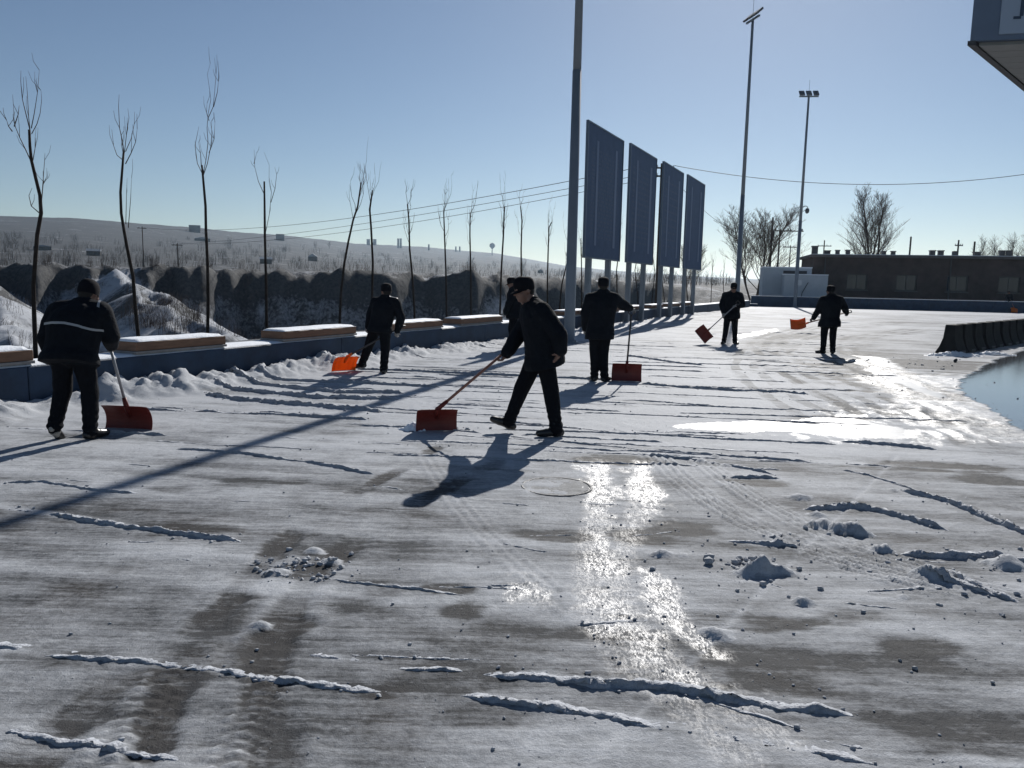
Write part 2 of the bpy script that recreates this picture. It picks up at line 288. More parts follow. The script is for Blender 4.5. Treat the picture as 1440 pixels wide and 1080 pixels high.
SAPLINGS=[
 (11.73,[(-7.27,0.44),(-7.26,1.00),(-7.23,1.43),(-7.13,2.16),(-7.06,2.48),(-7.07,2.74),(-7.11,2.99),(-7.15,3.25),(-7.16,3.45),(-7.16,3.68)],[[(-7.15,3.67),(-7.19,3.91),(-7.22,4.11),(-7.22,4.35),(-7.20,4.50)],[(-7.15,3.67),(-7.16,3.86),(-7.16,4.21),(-7.17,4.43)],[(-7.13,3.70),(-7.08,3.91),(-7.02,4.21),(-6.98,4.53)],[(-7.13,3.62),(-7.04,3.76),(-6.98,3.91),(-6.94,4.11),(-6.94,4.23)],[(-7.15,3.20),(-7.24,3.40),(-7.32,3.57),(-7.38,3.72),(-7.40,3.85),(-7.40,4.05)],[(-7.38,3.72),(-7.32,3.90),(-7.31,4.03)],[(-7.14,3.22),(-7.08,3.40),(-7.04,3.56)],[(-7.06,2.48),(-7.01,2.89),(-6.96,3.25),(-6.95,3.35)],[(-7.06,2.53),(-7.01,2.94),(-7.02,3.10)],[(-7.08,2.48),(-7.19,2.58),(-7.21,2.73),(-7.15,2.84)],[(-7.41,3.65),(-7.45,3.72),(-7.46,3.80)]]),
 (13.40,[(-6.50,0.55),(-6.53,1.07),(-6.54,1.56),(-6.61,2.04),(-6.67,2.33),(-6.70,2.63),(-6.69,2.98),(-6.65,3.28),(-6.61,3.63)],[[(-6.61,3.63),(-6.62,3.80),(-6.66,4.03),(-6.66,4.38),(-6.64,4.57)],[(-6.60,3.63),(-6.56,3.92),(-6.51,4.21),(-6.53,4.36)],[(-6.58,3.65),(-6.47,3.86),(-6.40,4.10),(-6.38,4.29)],[(-6.63,3.51),(-6.72,3.59),(-6.76,3.74),(-6.77,4.00)],[(-6.59,3.45),(-6.48,3.63),(-6.39,3.81),(-6.35,4.02)],[(-6.63,2.45),(-6.60,2.93),(-6.58,3.22)],[(-6.59,2.39),(-6.53,2.87),(-6.50,3.22)],[(-6.61,3.55),(-6.64,3.74),(-6.64,3.92)]]),
 (14.81,[(-5.85,0.50),(-5.82,1.18),(-5.81,1.85),(-5.82,2.44),(-5.82,2.90),(-5.83,3.23),(-5.85,3.48),(-5.86,3.65)],[[(-5.84,3.49),(-5.78,3.74),(-5.73,4.07),(-5.74,4.32),(-5.71,4.58),(-5.65,4.83),(-5.67,5.02),(-5.70,5.27),(-5.64,5.46)],[(-5.84,3.46),(-5.76,3.68),(-5.69,4.00),(-5.67,4.20),(-5.67,4.45)],[(-5.71,4.51),(-5.61,4.70),(-5.57,4.96),(-5.53,5.27)],[(-5.61,4.70),(-5.53,4.96),(-5.50,5.15)],[(-5.85,3.48),(-5.94,3.68),(-5.97,4.00),(-5.92,4.19),(-5.88,4.34)],[(-5.87,3.61),(-5.88,3.87),(-5.91,4.06)],[(-5.72,3.87),(-5.62,4.13),(-5.60,4.43)],[(-5.70,4.45),(-5.75,4.60),(-5.74,4.77)]]),
 (16.27,[(-5.18,0.56),(-5.18,1.45),(-5.18,2.48),(-5.17,3.05),(-5.16,3.55)],[[(-5.17,2.48),(-5.07,2.91),(-5.02,3.34),(-5.06,3.63),(-5.05,3.88),(-5.15,4.13)],[(-5.18,3.31),(-5.29,3.55),(-5.36,3.83),(-5.37,4.19)],[(-5.04,3.13),(-4.95,3.41),(-4.91,3.70),(-4.95,3.84)],[(-5.37,3.90),(-5.32,4.12)]]),
 (18.53,[(-4.15,0.59),(-4.12,1.22),(-4.03,1.97),(-3.93,2.47),(-3.81,2.97),(-3.70,3.30),(-3.62,3.84)],[]),
 (19.73,[(-3.60,0.90),(-3.57,2.01),(-3.61,2.89),(-3.64,3.33),(-3.59,3.67),(-3.57,3.80)],[]),
 (21.58,[(-2.75,0.66),(-2.81,1.68),(-2.89,2.45),(-2.91,3.22),(-2.95,3.66)],[]),
 (23.21,[(-2.00,0.51),(-2.03,1.92),(-2.08,2.95),(-2.11,3.63)],[]),
 (24.61,[(-1.35,0.61),(-1.37,1.95),(-1.41,3.05),(-1.41,3.71)],[]),
 (26.55,[(-0.46,0.55),(-0.44,2.00),(-0.39,3.19),(-0.38,3.89),(-0.36,4.13)],[]),
 (28.17,[(0.28,0.76),(0.26,1.78),(0.23,2.80),(0.24,3.80),(0.18,4.29)],[]),
 (30.45,[(1.32,0.99),(1.30,1.82),(1.30,2.91),(1.31,3.73),(1.41,3.94)],[]),
 (31.65,[(1.88,0.69),(1.94,1.55),(2.12,2.41),(2.18,3.12)],[]),
 (34.05,[(2.98,0.80),(2.93,2.18),(2.86,3.55)],[]),
 (40.15,[(5.34,0.87),(5.25,2.32),(5.35,3.58),(5.29,4.12)],[]),
 (43.70,[(6.97,0.83),(6.74,2.40),(6.89,3.58)],[]),
 (46.54,[(8.27,0.80),(8.38,2.27),(8.14,3.73)],[]),
 (49.25,[(9.52,0.76),(9.27,2.32),(9.45,4.09)],[]),
 (63.69,[(16.14,0.60),(16.11,2.32),(16.15,3.76)],[]),
 (69.22,[(18.68,0.53),(18.51,2.41),(18.58,3.53)],[]),
]
SKYLINE=[(-0.5793,0.0596),(-0.5134,0.0613),(-0.4425,0.0587),(-0.3974,0.0576),(-0.3344,0.0537),(-0.2853,0.0521),(-0.2001,0.0445),(-0.1117,0.0425),(-0.0215,0.0365),(0.0695,0.0221),(0.1594,0.0156),(0.2554,0.0111),(0.4097,0.0071),(0.5784,0.0056)]
# ---------------------------------------------------------------- layout frame along the low wall
TH = math.atan(.459); WV = np.array([math.sin(TH), math.cos(TH)]); NV = np.array([-math.cos(TH), math.sin(TH)]); OV = np.array([-9.9, 0.])
W3 = np.array([WV[0], WV[1], 0]); N3 = np.array([NV[0], NV[1], 0]); Z3 = np.array([0, 0, 1.])
def W(s, t, z=0.0): p = OV+s*WV+t*NV; return np.array([p[0], p[1], z])
FD = unit((.975, -.22)); FN = np.array([.22, .975])/math.hypot(.22, .975); FO = np.array([20.0, 65.6])   # far wall line
FD3 = np.array([FD[0], FD[1], 0]); FN3 = np.array([FN[0], FN[1], 0])
def FW(a, b, z=0.0): p = FO+a*FD+b*FN; return np.array([p[0], p[1], z])

# ---------------------------------------------------------------- plaza: one trampled, scraped sheet of snow, ice and concrete
def axis_x():
    xs = list(np.arange(-4.2, 4.8, .02)); d = .02
    x = xs[-1]
    while x < 75: d *= 1.022; x += min(d, 1.5); xs.append(x)
    d = .02; x = xs[0]; lo = []
    while x > -45: d *= 1.022; x -= min(d, 1.5); lo.append(x)
    return np.array(lo[::-1]+xs)
def axis_y():
    ys = [1.7]
    while ys[-1] < 68: ys.append(ys[-1]+.0043*ys[-1]+.003)
    lo = []; y = 1.7; d = .02
    while y > -40: d *= 1.25; y -= min(d, 3); lo.append(y)
    return np.array(lo[::-1]+ys)
GX, GY = axis_x(), axis_y()
X, Y = np.meshgrid(GX, GY)
Sg = (X-OV[0])*WV[0]+Y*WV[1]; Tg = (X-OV[0])*NV[0]+Y*NV[1]
Hh = np.zeros_like(X)
# shovel-swept streak direction: mostly across the picture
ca, sa = math.cos(R(-9)), math.sin(R(-9))
uu = X*ca+Y*sa; vv = -X*sa+Y*ca
streak = fbm(uu*.55, vv*5.0, 4, 3); fine = fbm(X*9, Y*9, 3, 11); big = fbm(X*.35, Y*.35, 3, 23); mid = fbm(X*1.6, Y*1.6, 4, 31)
gran = fbm(X*38, Y*30, 2, 37)
Hh += (streak-.5)*.012+(fine-.5)*.006+(mid-.5)*.014+(gran-.5)*.006
snow = .60+(streak-.5)*1.05+(mid-.5)*.75+(big-.5)*.6
snow += .42*sstep(6.0, 9.0, Y)-.36*sstep(13, 19, Y)*sstep(-2, 6, X-.12*Y)+.02*sstep(6.5, 4.0, Y)-.06*sstep(-.5, 2.5, X)*sstep(9, 6, Y)
dirt = np.clip((fbm(X*2.3, Y*2.3, 4, 51)-.52)*3, 0, 1)
rough = np.full_like(X, .62); bumpA = np.full_like(X, .55); wet = np.zeros_like(X)
nearfade = sstep(30, 14, Y)
def window(pts, pad):
    p = np.array(pts); x0, y0 = p.min(0)-pad; x1, y1 = p.max(0)+pad
    i0, i1 = np.searchsorted(GX, [x0, x1]); j0, j1 = np.searchsorted(GY, [y0, y1])
    return (slice(j0, j1), slice(i0, i1)) if i1 > i0 and j1 > j0 else None
def polydist(pts, sl):
    """distance to a polyline, signed side, length along it and total length"""
    x = X[sl]; y = Y[sl]; best = np.full(x.shape, 1e9); side = np.zeros(x.shape); al = np.zeros(x.shape); L = 0
    for (ax, ay), (bx, by) in zip(pts[:-1], pts[1:]):
        dx, dy = bx-ax, by-ay; l = math.hypot(dx, dy)+1e-9
        t = np.clip(((x-ax)*dx+(y-ay)*dy)/(l*l), 0, 1)
        d = np.hypot(x-ax-t*dx, y-ay-t*dy); k = d < best
        best = np.where(k, d, best); side = np.where(k, np.sign((x-ax)*dy-(y-ay)*dx), side); al = np.where(k, L+t*l, al); L += l
    return best, side, al, L
crumb_seeds = []
windrows = []
def ridge(pts, h, w, seed):
    """a windrow: remembered here, built as a strip of lumpy snow once the ground height is known"""
    windrows.append((pts, h, w, seed)); crumb_seeds.append((pts, h, w))
    sl = window(pts, .25)
    if sl is None or h < .012: return
    d, sd, al, L = polydist(pts, sl); e = np.exp(-(d/(w*1.6))**2)*sstep(0, .2, al)*sstep(0, .2, L-al)
    snow[sl] = np.maximum(snow[sl], e*.85); Hh[sl] += e*h*.12
for k, (p, h, w) in enumerate(RIDGES): ridge(p, h*1.0, w, 100+k)
rr = random.Random(5)
for k in range(95):                        # thin windrows left between shovel passes
    yy = 6.8+rr.random()**1.3*17; xx = rr.uniform(-.36, .42)*yy
    if (xx-OV[0])*NV[0]+yy*NV[1] > -.9: continue
    L = rr.uniform(.7, 4.2); a = R(rr.gauss(-8, 3)); n = 6
    ridge([(xx+L*(q/n-.5)*math.cos(a)+rr.gauss(0, .02), yy+L*(q/n-.5)*math.sin(a)+rr.gauss(0, .02)) for q in range(n+1)], rr.uniform(.004, .015), rr.uniform(.018, .04), 400+k)
for k in range(34):                         # the same near the camera, fewer and flatter
    yy = rr.uniform(2.3, 7.5); xx = rr.uniform(-.62, .62)*yy; L = rr.uniform(.08, .6); a = R(rr.gauss(-10, 12))
    ridge([(xx+L*(q/2-.5)*math.cos(a), yy+L*(q/2-.5)*math.sin(a)+rr.gauss(0, .01)) for q in range(3)], rr.uniform(.002, .006), rr.uniform(.010, .020), 700+k)
def track(name): return TRACKS[name]
for nm, hw, amt in (('dark1', .075, .62), ('dark2', .085, .42), ('dark3', .09, .32)):
    p = track(nm); sl = window(p, .8); d, sd, al, L = polydist(p, sl); x = X[sl]; y = Y[sl]
    e = sstep(hw*1.35, hw*.6, d+(fbm(x*10, y*10, 2, 9)-.5)*.09)*sstep(.30, .66, fbm(al*2.2, x*0, 2, ord(nm[-1]) % 7+int(hw*99)))
    snow[sl] -= e*amt; Hh[sl] -= e*.008; dirt[sl] = np.maximum(dirt[sl], e*.8)
    b = np.exp(-((d-hw*1.5)/.03)**2); Hh[sl] += .006*b*fbm(x*12, y*12, 2, 4)
for nm, hw in (('ice1', .085), ('ice2', .075), ('ice3', .05)):
    p = track(nm); sl = window(p, .6); d, sd, al, L = polydist(p, sl); x = X[sl]; y = Y[sl]
    e = sstep(hw*1.5, hw*.5, d+(fbm(x*14, y*14, 3, 19)-.5)*.10)*(.45+.5*sstep(1.9, 1.1, al))*sstep(.1, .5, fbm(x*9, y*2, 3, 61)+.05)
    rough[sl] = rough[sl]*(1-e)+.33*e; snow[sl] = snow[sl]*(1-e*.4)+.28*e*.4; bumpA[sl] = bumpA[sl]*(1-e)+.32*e; wet[sl] = np.maximum(wet[sl], e*.97); Hh[sl] -= .006*e
for nm, hw in (('tread1', .17), ('tread2', .15), ('tread3', .13)):
    p = track(nm); sl = window(p, .6); d, sd, al, L = polydist(p, sl); x = X[sl]; y = Y[sl]
    e = sstep(hw, hw*.7, d)*sstep(0, .3, al)*sstep(0, .6, L-al)*(.25+.9*fbm(x*2.5, y*2.5, 3, 77))
    lines = np.sin(d*sd*2*math.pi/.068)*.5+.5; ribs = np.sin((al+np.abs(d)*.7)*2*math.pi/.085)*.5+.5
    am = .4 if nm == 'tread3' else 1.0; Hh[sl] += am*e*(.019*lines**1.3+.008*ribs*(lines > .35))*(.4+fbm(x*9, y*9, 2, 8)); snow[sl] += am*e*.45*(lines-.25)
for nm, cx in (('print1', (-1.33, 2.62)), ('print2', (-.93, 2.66))):        # wheel prints with block tread
    sl = window([(cx[0]-.15, cx[1]-.45), (cx[0]+.15, cx[1]+.4)], .05); x = X[sl]-cx[0]; y = Y[sl]-cx[1]; x = x+.12*y
    e = sstep(.11, .09, np.abs(x))*sstep(.42, .34, np.abs(y)); rib = (np.sin((y+np.abs(x)*.5)*2*math.pi/.06) > .1)*(np.abs(np.abs(x)-.05) > .012)
    Hh[sl] += e*.007*rib; snow[sl] += e*(.25*rib-.08)
for nm in ('swA', 'swB', 'swC'):
    p = track(nm); sl = window(p, 1.5); d, sd, al, L = polydist(p, sl); x = X[sl]; y = Y[sl]
    e = sstep(.85, .5, d)*sstep(0, 1.5, al)*sstep(0, 2, L-al)
    Hh[sl] += e*.016*(np.sin(d*sd*2*math.pi/.34+fbm(x*1.3, y*1.3, 3, 5)*9)*.5+.5)*sstep(.35, .7, fbm(x*2, y*2, 3, 6)); snow[sl] -= e*(.12+.55*(np.sin(d*sd*2*math.pi/.40+fbm(x, y, 2, 7)*4) > .1)*sstep(.35, .6, fbm(x*.9, y*.9, 3, 66)))
for nm in ('glA', 'glB'):
    p = track(nm); sl = window(p, .9); d, sd, al, L = polydist(p, sl); x = X[sl]; y = Y[sl]
    e = sstep(.45, .1, d+(fbm(x*3, y*3, 3, 15)-.5)*.5)*sstep(0, .8, al)
    rough[sl] = rough[sl]*(1-e)+.36*e; snow[sl] = snow[sl]*(1-.4*e)+.16*e; bumpA[sl] = bumpA[sl]*(1-e)+.35*e; wet[sl] = np.maximum(wet[sl], e*.97)
for nm in ('joint1', 'joint2'):
    p = track(nm); sl = window(p, .3); d, sd, al, L = polydist(p, sl); e = np.exp(-(d/.012)**2); Hh[sl] -= e*.006; snow[sl] += .25*np.exp(-(d/.02)**2)
for (cx, cy, rx, ry, a) in DARK:            # scraped, wet bare concrete
    sl = window([(cx-2*rx, cy-2*ry), (cx+2*rx, cy+2*ry)], .1)
    if sl is None: continue
    x = X[sl]; y = Y[sl]; q = np.hypot((x-cx)/rx, (y-cy)/ry)+(fbm(x*5, y*9, 3, 88)-.5)*1.1+(streak[sl]-.5)*1.2
    e = sstep(1.25, .45, q)*min(1, a*1.15); snow[sl] -= e*.95; dirt[sl] = np.maximum(dirt[sl], e*.75); rough[sl] = rough[sl]*(1-.35*e)+.42*.35*e; Hh[sl] -= .004*e
for (cx, cy, rx, ry) in GLIT:               # wet granular ice that glitters
    sl = window([(cx-2*rx, cy-2*ry), (cx+2*rx, cy+2*ry)], .1); x = X[sl]; y = Y[sl]
    q = np.hypot((x-cx)/rx, (y-cy)/ry)+(fbm(x*7, y*5, 4, 91, .65)-.5)*2.6; e = sstep(1.15, .35, q)
    rough[sl] = rough[sl]*(1-e)+.31*e; bumpA[sl] = bumpA[sl]*(1-e)+.38*e; wet[sl] = np.maximum(wet[sl], e*.97); snow[sl] = snow[sl]*(1-.5*e)+.3*.5*e
    Hh[sl] += e*.006*(fbm(x*40, y*40, 2, 14)-.4)
def inpoly(poly, sl):
    x = X[sl]+(fbm(X[sl]*5, Y[sl]*3, 3, 41)-.5)*.25; y = Y[sl]+(fbm(X[sl]*3, Y[sl]*6, 3, 43)-.5)*.22
    c = np.zeros(x.shape, bool)
    for (ax, ay), (bx, by) in zip(poly, poly[1:]+poly[:1]):
        c ^= ((ay > y) != (by > y)) & (x < (bx-ax)*(y-ay)/(by-ay+1e-12)+ax)
    return c
for p in PUDDLES:                           # thin melt water
    sl = window(p, .2); c = inpoly(p, sl); Hh[sl] = np.where(c, .002, Hh[sl]); rough[sl] = np.where(c, .38, rough[sl]); wet[sl] = np.where(c, 1, wet[sl]); bumpA[sl] = np.where(c, .03, bumpA[sl]); snow[sl] = np.where(c, .25, snow[sl]); dirt[sl] = np.where(c, .2, dirt[sl])
sl = window(POOL, .3); c = inpoly(POOL, sl)
Hh[sl] = np.where(c, .003, Hh[sl]); rough[sl] = np.where(c, .07, rough[sl]); bumpA[sl] = np.where(c, .012, bumpA[sl]); snow[sl] = np.where(c, -.9, snow[sl]); wet[sl] = np.where(c, .99, wet[sl])
for (cx, cy, r, h) in CLUMPS:               # clods of pushed snow
    sl = window([(cx, cy)], .5); x = X[sl]; y = Y[sl]
    q = np.hypot((x-cx)/1.35, y-cy)/r+(fbm(x*18, y*18, 3, 71)-.5)*.9; e = np.clip(1-q, 0, 1)**.7
    Hh[sl] += h*e*(.65+.7*fbm(x*40, y*40, 3, 73)); snow[sl] = np.maximum(snow[sl], 1.0*(e > .05)); rough[sl] = np.where(e > .05, .6, rough[sl])
# bank of pushed snow along the foot of the low wall
nb = fbm(Sg*1.1, Tg*1.4, 4, 33); nb2 = fbm(Sg*6, Tg*6, 3, 35)
edge = .20+.60*nb+.10*np.sin(Sg*1.7)
bank = sstep(edge+.22, edge*.35, -Tg)*sstep(66, 40, Sg)*(.35+1.1*nb)*(.12+.08*sstep(22, 12, Sg))
bank = bank*(Tg < .3)
nb3 = fbm(Sg*17, Tg*17, 3, 36); Hh += bank*(1+1.3*(nb2-.5)+.55*(nb3-.5)); snow = np.maximum(snow, np.clip(bank*14, 0, 1.05)); rough = np.where(bank > .02, .65, rough); bumpA = np.where(bank > .02, .7, bumpA)
# beyond: wide swept band by the far wall, cleaner snow
farb = sstep(9, 3, np.abs((X-FO[0])*FN[0]+(Y-FO[1])*FN[1]+4)); snow = np.maximum(snow, farb*1.0)
inside = (Tg < .2) & (((X-FO[0])*FN[0]+(Y-FO[1])*FN[1]) < .25)
nx, ny = len(GX), len(GY)
idx = np.arange(nx*ny).reshape(ny, nx)
quad = np.stack([idx[:-1, :-1], idx[:-1, 1:], idx[1:, 1:], idx[1:, :-1]], -1).reshape(-1, 4)
keep = inside.ravel()[quad].any(1); quad = quad[keep]
used = np.unique(quad); remap = np.full(nx*ny, -1); remap[used] = np.arange(len(used)); quad = remap[quad]
def ground_mat():
    m = bpy.data.materials.new('trampled_snow_on_concrete'); m.use_nodes = True; n = m.node_tree; b = n.nodes['Principled BSDF']; lk = n.links.new
    def at(nm): a = n.nodes.new('ShaderNodeAttribute'); a.attribute_name = nm; return a.outputs['Fac']
    def math_(op, a, c, clamp=False):
        q = n.nodes.new('ShaderNodeMath'); q.operation = op; q.use_clamp = clamp
        for i, z in enumerate((a, c)):
            if isinstance(z, (int, float)): q.inputs[i].default_value = z
            else: lk(z, q.inputs[i])
        return q.outputs[0]
    co = n.nodes.new('ShaderNodeTexCoord')
    def noise(scale, det=5, ro=.6, mp=None):
        t = n.nodes.new('ShaderNodeTexNoise'); t.inputs['Scale'].default_value = scale; t.inputs['Detail'].default_value = det; t.inputs['Roughness'].default_value = ro
        if mp:
            g = n.nodes.new('ShaderNodeMapping'); g.inputs['Scale'].default_value = mp; g.inputs['Rotation'].default_value = (0, 0, R(9)); lk(co.outputs['Object'], g.inputs[0]); lk(g.outputs[0], t.inputs['Vector'])
        else: lk(co.outputs['Object'], t.inputs['Vector'])
        return t.outputs['Fac']
    n1 = noise(28, 6, .7); n2 = noise(14, 6, .65, (.18, 1.6, 1)); n3 = noise(120, 3, .6); n4 = noise(30, 5, .7, (.05, 2.2, 1)); n5 = noise(5.5, 5, .6)
    s = math_('ADD', at('snow'), math_('MULTIPLY', math_('SUBTRACT', n1, .5), .85)); s = math_('ADD', s, math_('MULTIPLY', math_('SUBTRACT', n2, .5), 1.15))
    s = math_('ADD', s, math_('MULTIPLY', math_('SUBTRACT', n4, .5), .75)); s = math_('ADD', s, math_('MULTIPLY', math_('SUBTRACT', n5, .5), .7), True)
    mr = n.nodes.new('ShaderNodeMapRange'); mr.inputs[1].default_value = .05; mr.inputs[2].default_value = .98; lk(s, mr.inputs[0]); s = mr.outputs[0]
    # wet film is broken into grains and streaks
    wb = n.nodes.new('ShaderNodeMapRange'); wb.inputs[1].default_value = .46; wb.inputs[2].default_value = .57
    lk(math_('ADD', math_('MULTIPLY', noise(95, 3, .7, (1, .4, 1)), .62), math_('MULTIPLY', noise(22, 4, .6, (1.4, .5, 1)), .38)), wb.inputs[0])
    wfull = math_('GREATER_THAN', at('wet'), .985)
    wetf = math_('MULTIPLY', at('wet'), math_('MAXIMUM', wb.outputs[0], wfull))
    def mix(f, a, c):
        q = n.nodes.new('ShaderNodeMix'); q.data_type = 'RGBA'
        lk(f, q.inputs['Factor'])
        for nm, z in (('A', a), ('B', c)):
            if isinstance(z, tuple): q.inputs[nm].default_value = (*z, 1)
            else: lk(z, q.inputs[nm])
        return q.outputs['Result']
    conc = mix(at('dirt'), (.073, .076, .080), (.058, .055, .053))
    sn = mix(n3, (.33, .345, .368), (.57, .587, .61))
    lk(mix(s, conc, sn), b.inputs['Base Color'])
    rg = math_('ADD', at('rough'), math_('MULTIPLY', math_('SUBTRACT', n1, .5), .12)); rg = math_('ADD', rg, math_('MULTIPLY', math_('SUBTRACT', at('wet'), wetf), .24)); lk(rg, b.inputs['Roughness'])
    lk(math_('ADD', math_('MULTIPLY', wetf, .78), .03), b.inputs['Specular IOR Level'])
    hsum = math_('ADD', noise(55, 5, .7), math_('MULTIPLY', noise(210, 3, .7), .45))
    bp = n.nodes.new('ShaderNodeBump'); bp.inputs['Distance'].default_value = .012; lk(at('bump'), bp.inputs['Strength']); lk(hsum, bp.inputs['Height']); lk(bp.outputs[0], b.inputs['Normal'])
    return m
M['ground'] = ground_mat()
V = np.stack([X, Y, Hh], -1).reshape(-1, 3)[used]
plaza = mesh_np('ground', V, quad, M['ground']); tag(plaza, kind='structure')
for nm, arr in (('snow', snow), ('dirt', dirt), ('rough', np.clip(rough, .05, .9)), ('bump', bumpA), ('wet', wet)):
    a = plaza.data.attributes.new(nm, 'FLOAT', 'POINT'); a.data.foreach_set('value', arr.ravel()[used].astype(np.float32))
def ground_z(x, y):  # nearest grid height
    i = min(max(np.searchsorted(GX, x), 0), nx-1); j = min(max(np.searchsorted(GY, y), 0), ny-1); return float(Hh[j, i])

def gz(x, y):
    i = np.clip(np.searchsorted(GX, x), 0, nx-1); j = np.clip(np.searchsorted(GY, y), 0, ny-1); return Hh[j, i]
WVs = []; WFs = []; wb0 = 0
PROF = np.array([(-.62, -.25), (-.50, .25), (-.36, .62), (-.18, .92), (.05, 1.0), (.35, .80), (.75, .45), (1.15, .12), (1.5, -.25)])
for pts, h, w, seed in windrows:
    P_ = np.array(pts); Ls = np.hypot(*np.diff(P_, axis=0).T); cum = np.concatenate([[0], np.cumsum(Ls)]); L = cum[-1]
    ym = P_[:, 1].mean(); step = max(.012, .0028*ym); n = max(6, int(L/step)); al = np.linspace(0, L, n)
    cx = np.interp(al, cum, P_[:, 0]); cy = np.interp(al, cum, P_[:, 1]); z0 = np.zeros(n)+seed*3.17
    cy = cy+(fbm(al*4+seed, z0, 3, seed)-.5)*w*1.6; cx = cx
    tx = np.gradient(cx); ty = np.gradient(cy); tl = np.hypot(tx, ty)+1e-9; nxn, nyn = -ty/tl, tx/tl           # left normal: away from the camera for rows that run to the right
    sgn = np.where(nyn < 0, -1, 1); nxn, nyn = nxn*sgn, nyn*sgn
    env = sstep(0, min(.12, L*.3), al)*sstep(0, min(.12, L*.3), L-al)
    gap = sstep(.30, .50, fbm(al*1.6+seed, z0+4, 3, seed+2)) if h < .03 else 1.0
    hh = h*1.15*(.45+.95*fbm(al*14+seed, z0+1, 4, seed+1, .6))*env*gap; ww = w*(.7+.6*fbm(al*7+seed, z0+2, 3, seed+3))*(.35+.65*env)
    Kp = len(PROF); a2 = np.repeat(al[:, None], Kp, 1); jit = fbm(a2*38+seed, np.arange(Kp)[None, :]*1.7+z0[:, None], 2, seed+6)-.5; jit2 = fbm(a2*30+seed, np.arange(Kp)[None, :]*2.3+z0[:, None]+9, 2, seed+8)-.5
    off = ww[:, None]*(PROF[None, :, 0]*.85+jit*.85); zz = hh[:, None]*(PROF[None, :, 1]+jit2*1.0*(PROF[None, :, 1] > 0))-.004*(PROF[None, :, 1] < 0)-.001
    VX = cx[:, None]+nxn[:, None]*off; VY = cy[:, None]+nyn[:, None]*off; VZ = gz(VX, VY)*.5+gz(cx, cy)[:, None]*.5+zz
    ii = np.arange(n*Kp).reshape(n, Kp)+wb0; WFs.append(np.stack([ii[:-1, :-1], ii[1:, :-1], ii[1:, 1:], ii[:-1, 1:]], -1).reshape(-1, 4)); WVs.append(np.stack([VX, VY, VZ], -1).reshape(-1, 3)); wb0 += n*Kp
wr_ = mesh_np('snow_windrows', np.concatenate(WVs), np.concatenate(WFs), M['windrow'], smooth=True); tag(wr_, 'thin lumpy ridges of pushed snow left between the shovel passes', None, None, 'stuff')
# ---------------------------------------------------------------- terrain beyond the wall: gully, loess bank, plateau, hills
SKA = np.array([a for a, e in SKYLINE]); SKE = np.array([e for a, e in SKYLINE])
def near_spur(x, y, A, B, za, zb, slope):
    dx, dy = B[0]-A[0], B[1]-A[1]; l2 = dx*dx+dy*dy; t = np.clip(((x-A[0])*dx+(y-A[1])*dy)/l2, 0, 1)
    d = np.hypot(x-A[0]-t*dx, y-A[1]-t*dy); d = d+(fbm(x*.12, y*.12, 3, 5)-.5)*7
    return za+(zb-za)*t-np.abs(d)*slope
def terr(x, y):
    s = (x-OV[0])*WV[0]+y*WV[1]; t = (x-OV[0])*NV[0]+y*NV[1]
    r = np.hypot(x, y); az = np.arctan2(x, y)
    depth = 10.5*(1-.92*sstep(75, 210, s))
    te = 88+26*(fbm(s*.018, s*0+3, 3, 12)-.5)+7*(fbm(s*.09, s*0+8, 2, 13)-.5)
    gul = (np.abs(fbm(s*.045, t*.03, 4, 14)-.5)*2)
    down = sstep(3.2, 17, t+(fbm(x*.2, y*.2, 2, 15)-.5)*3)
    Re = 116+75*sstep(-.12, .30, az)+16*(fbm(az*9, az*0+3, 3, 12)-.5)+7*(fbm(az*40, az*0+8, 2, 13)-.5)
    up = sstep(Re-7-9*gul, Re, r)**.7*sstep(17, 40, t)
    z = .22-depth*down+(depth+2.1)*up
    z = z+(fbm(x*.16, y*.16, 4, 16)-.5)*2.4*down*(1-.8*up)
    bm_ = down*(1-sstep(Re, Re+6, r))
    z = z+bm_*((fbm(x*.45, y*.45, 4, 26, .6)-.5)*2.6+np.abs(fbm(x*.22, y*.22, 3, 27)-.5)*1.2)
    z = np.where(t > 0, np.maximum(z, near_spur(x, y, (-50, 98), (-22.3, 56.5), 2.6, -2.6, .62)), z)
    z = np.where(t > 0, np.maximum(z, near_spur(x, y, (-62, 92), (-27, 43), 1.0, -4.5, .55)), z)
    z = np.where(t < .9, -.12, z)
    far = sstep(60, 260, t)
    ele = np.interp(az, SKA, SKE); Rr = 1700+1000*sstep(-.5, .1, az)
    hgt = ele*Rr-1.5
    q = np.clip((r-260)/(Rr-260), 0, 1.6)
    prof = np.where(q < 1, q**1.55, 1-.35*(q-1))
    rel = sstep(220, 420, r)
    z = z+hgt*prof*rel+(fbm(x*.006, y*.006, 4, 18)-.5)*9*sstep(250, 700, r)*(1-.75*sstep(.75, 1, q))+(fbm(x*.03, y*.03, 3, 19)-.5)*1.6*far
    return z
azs = np.radians(np.concatenate([np.arange(-80, -40, 1.0), np.arange(-40, 40, .22), np.arange(40, 81, 1.0)]))
rs = [7.0]
while rs[-1] < 5200: rs.append(rs[-1]*(1.0075 if 45 < rs[-1] < 135 else 1.019)+.02)
rs = np.array(rs); AZ, RR = np.meshgrid(azs, rs); TX = RR*np.sin(AZ); TY = RR*np.cos(AZ); TZ = terr(TX, TY)
ins = (((TX-OV[0])*NV[0]+TY*NV[1]) < .45) & (((TX-FO[0])*FN[0]+(TY-FO[1])*FN[1]) < .45)
na, nr = len(azs), len(rs); ti = np.arange(na*nr).reshape(nr, na)
tq = np.stack([ti[:-1, :-1], ti[1:, :-1], ti[1:, 1:], ti[:-1, 1:]], -1).reshape(-1, 4)
tq = tq[~ins.ravel()[tq].all(1)]
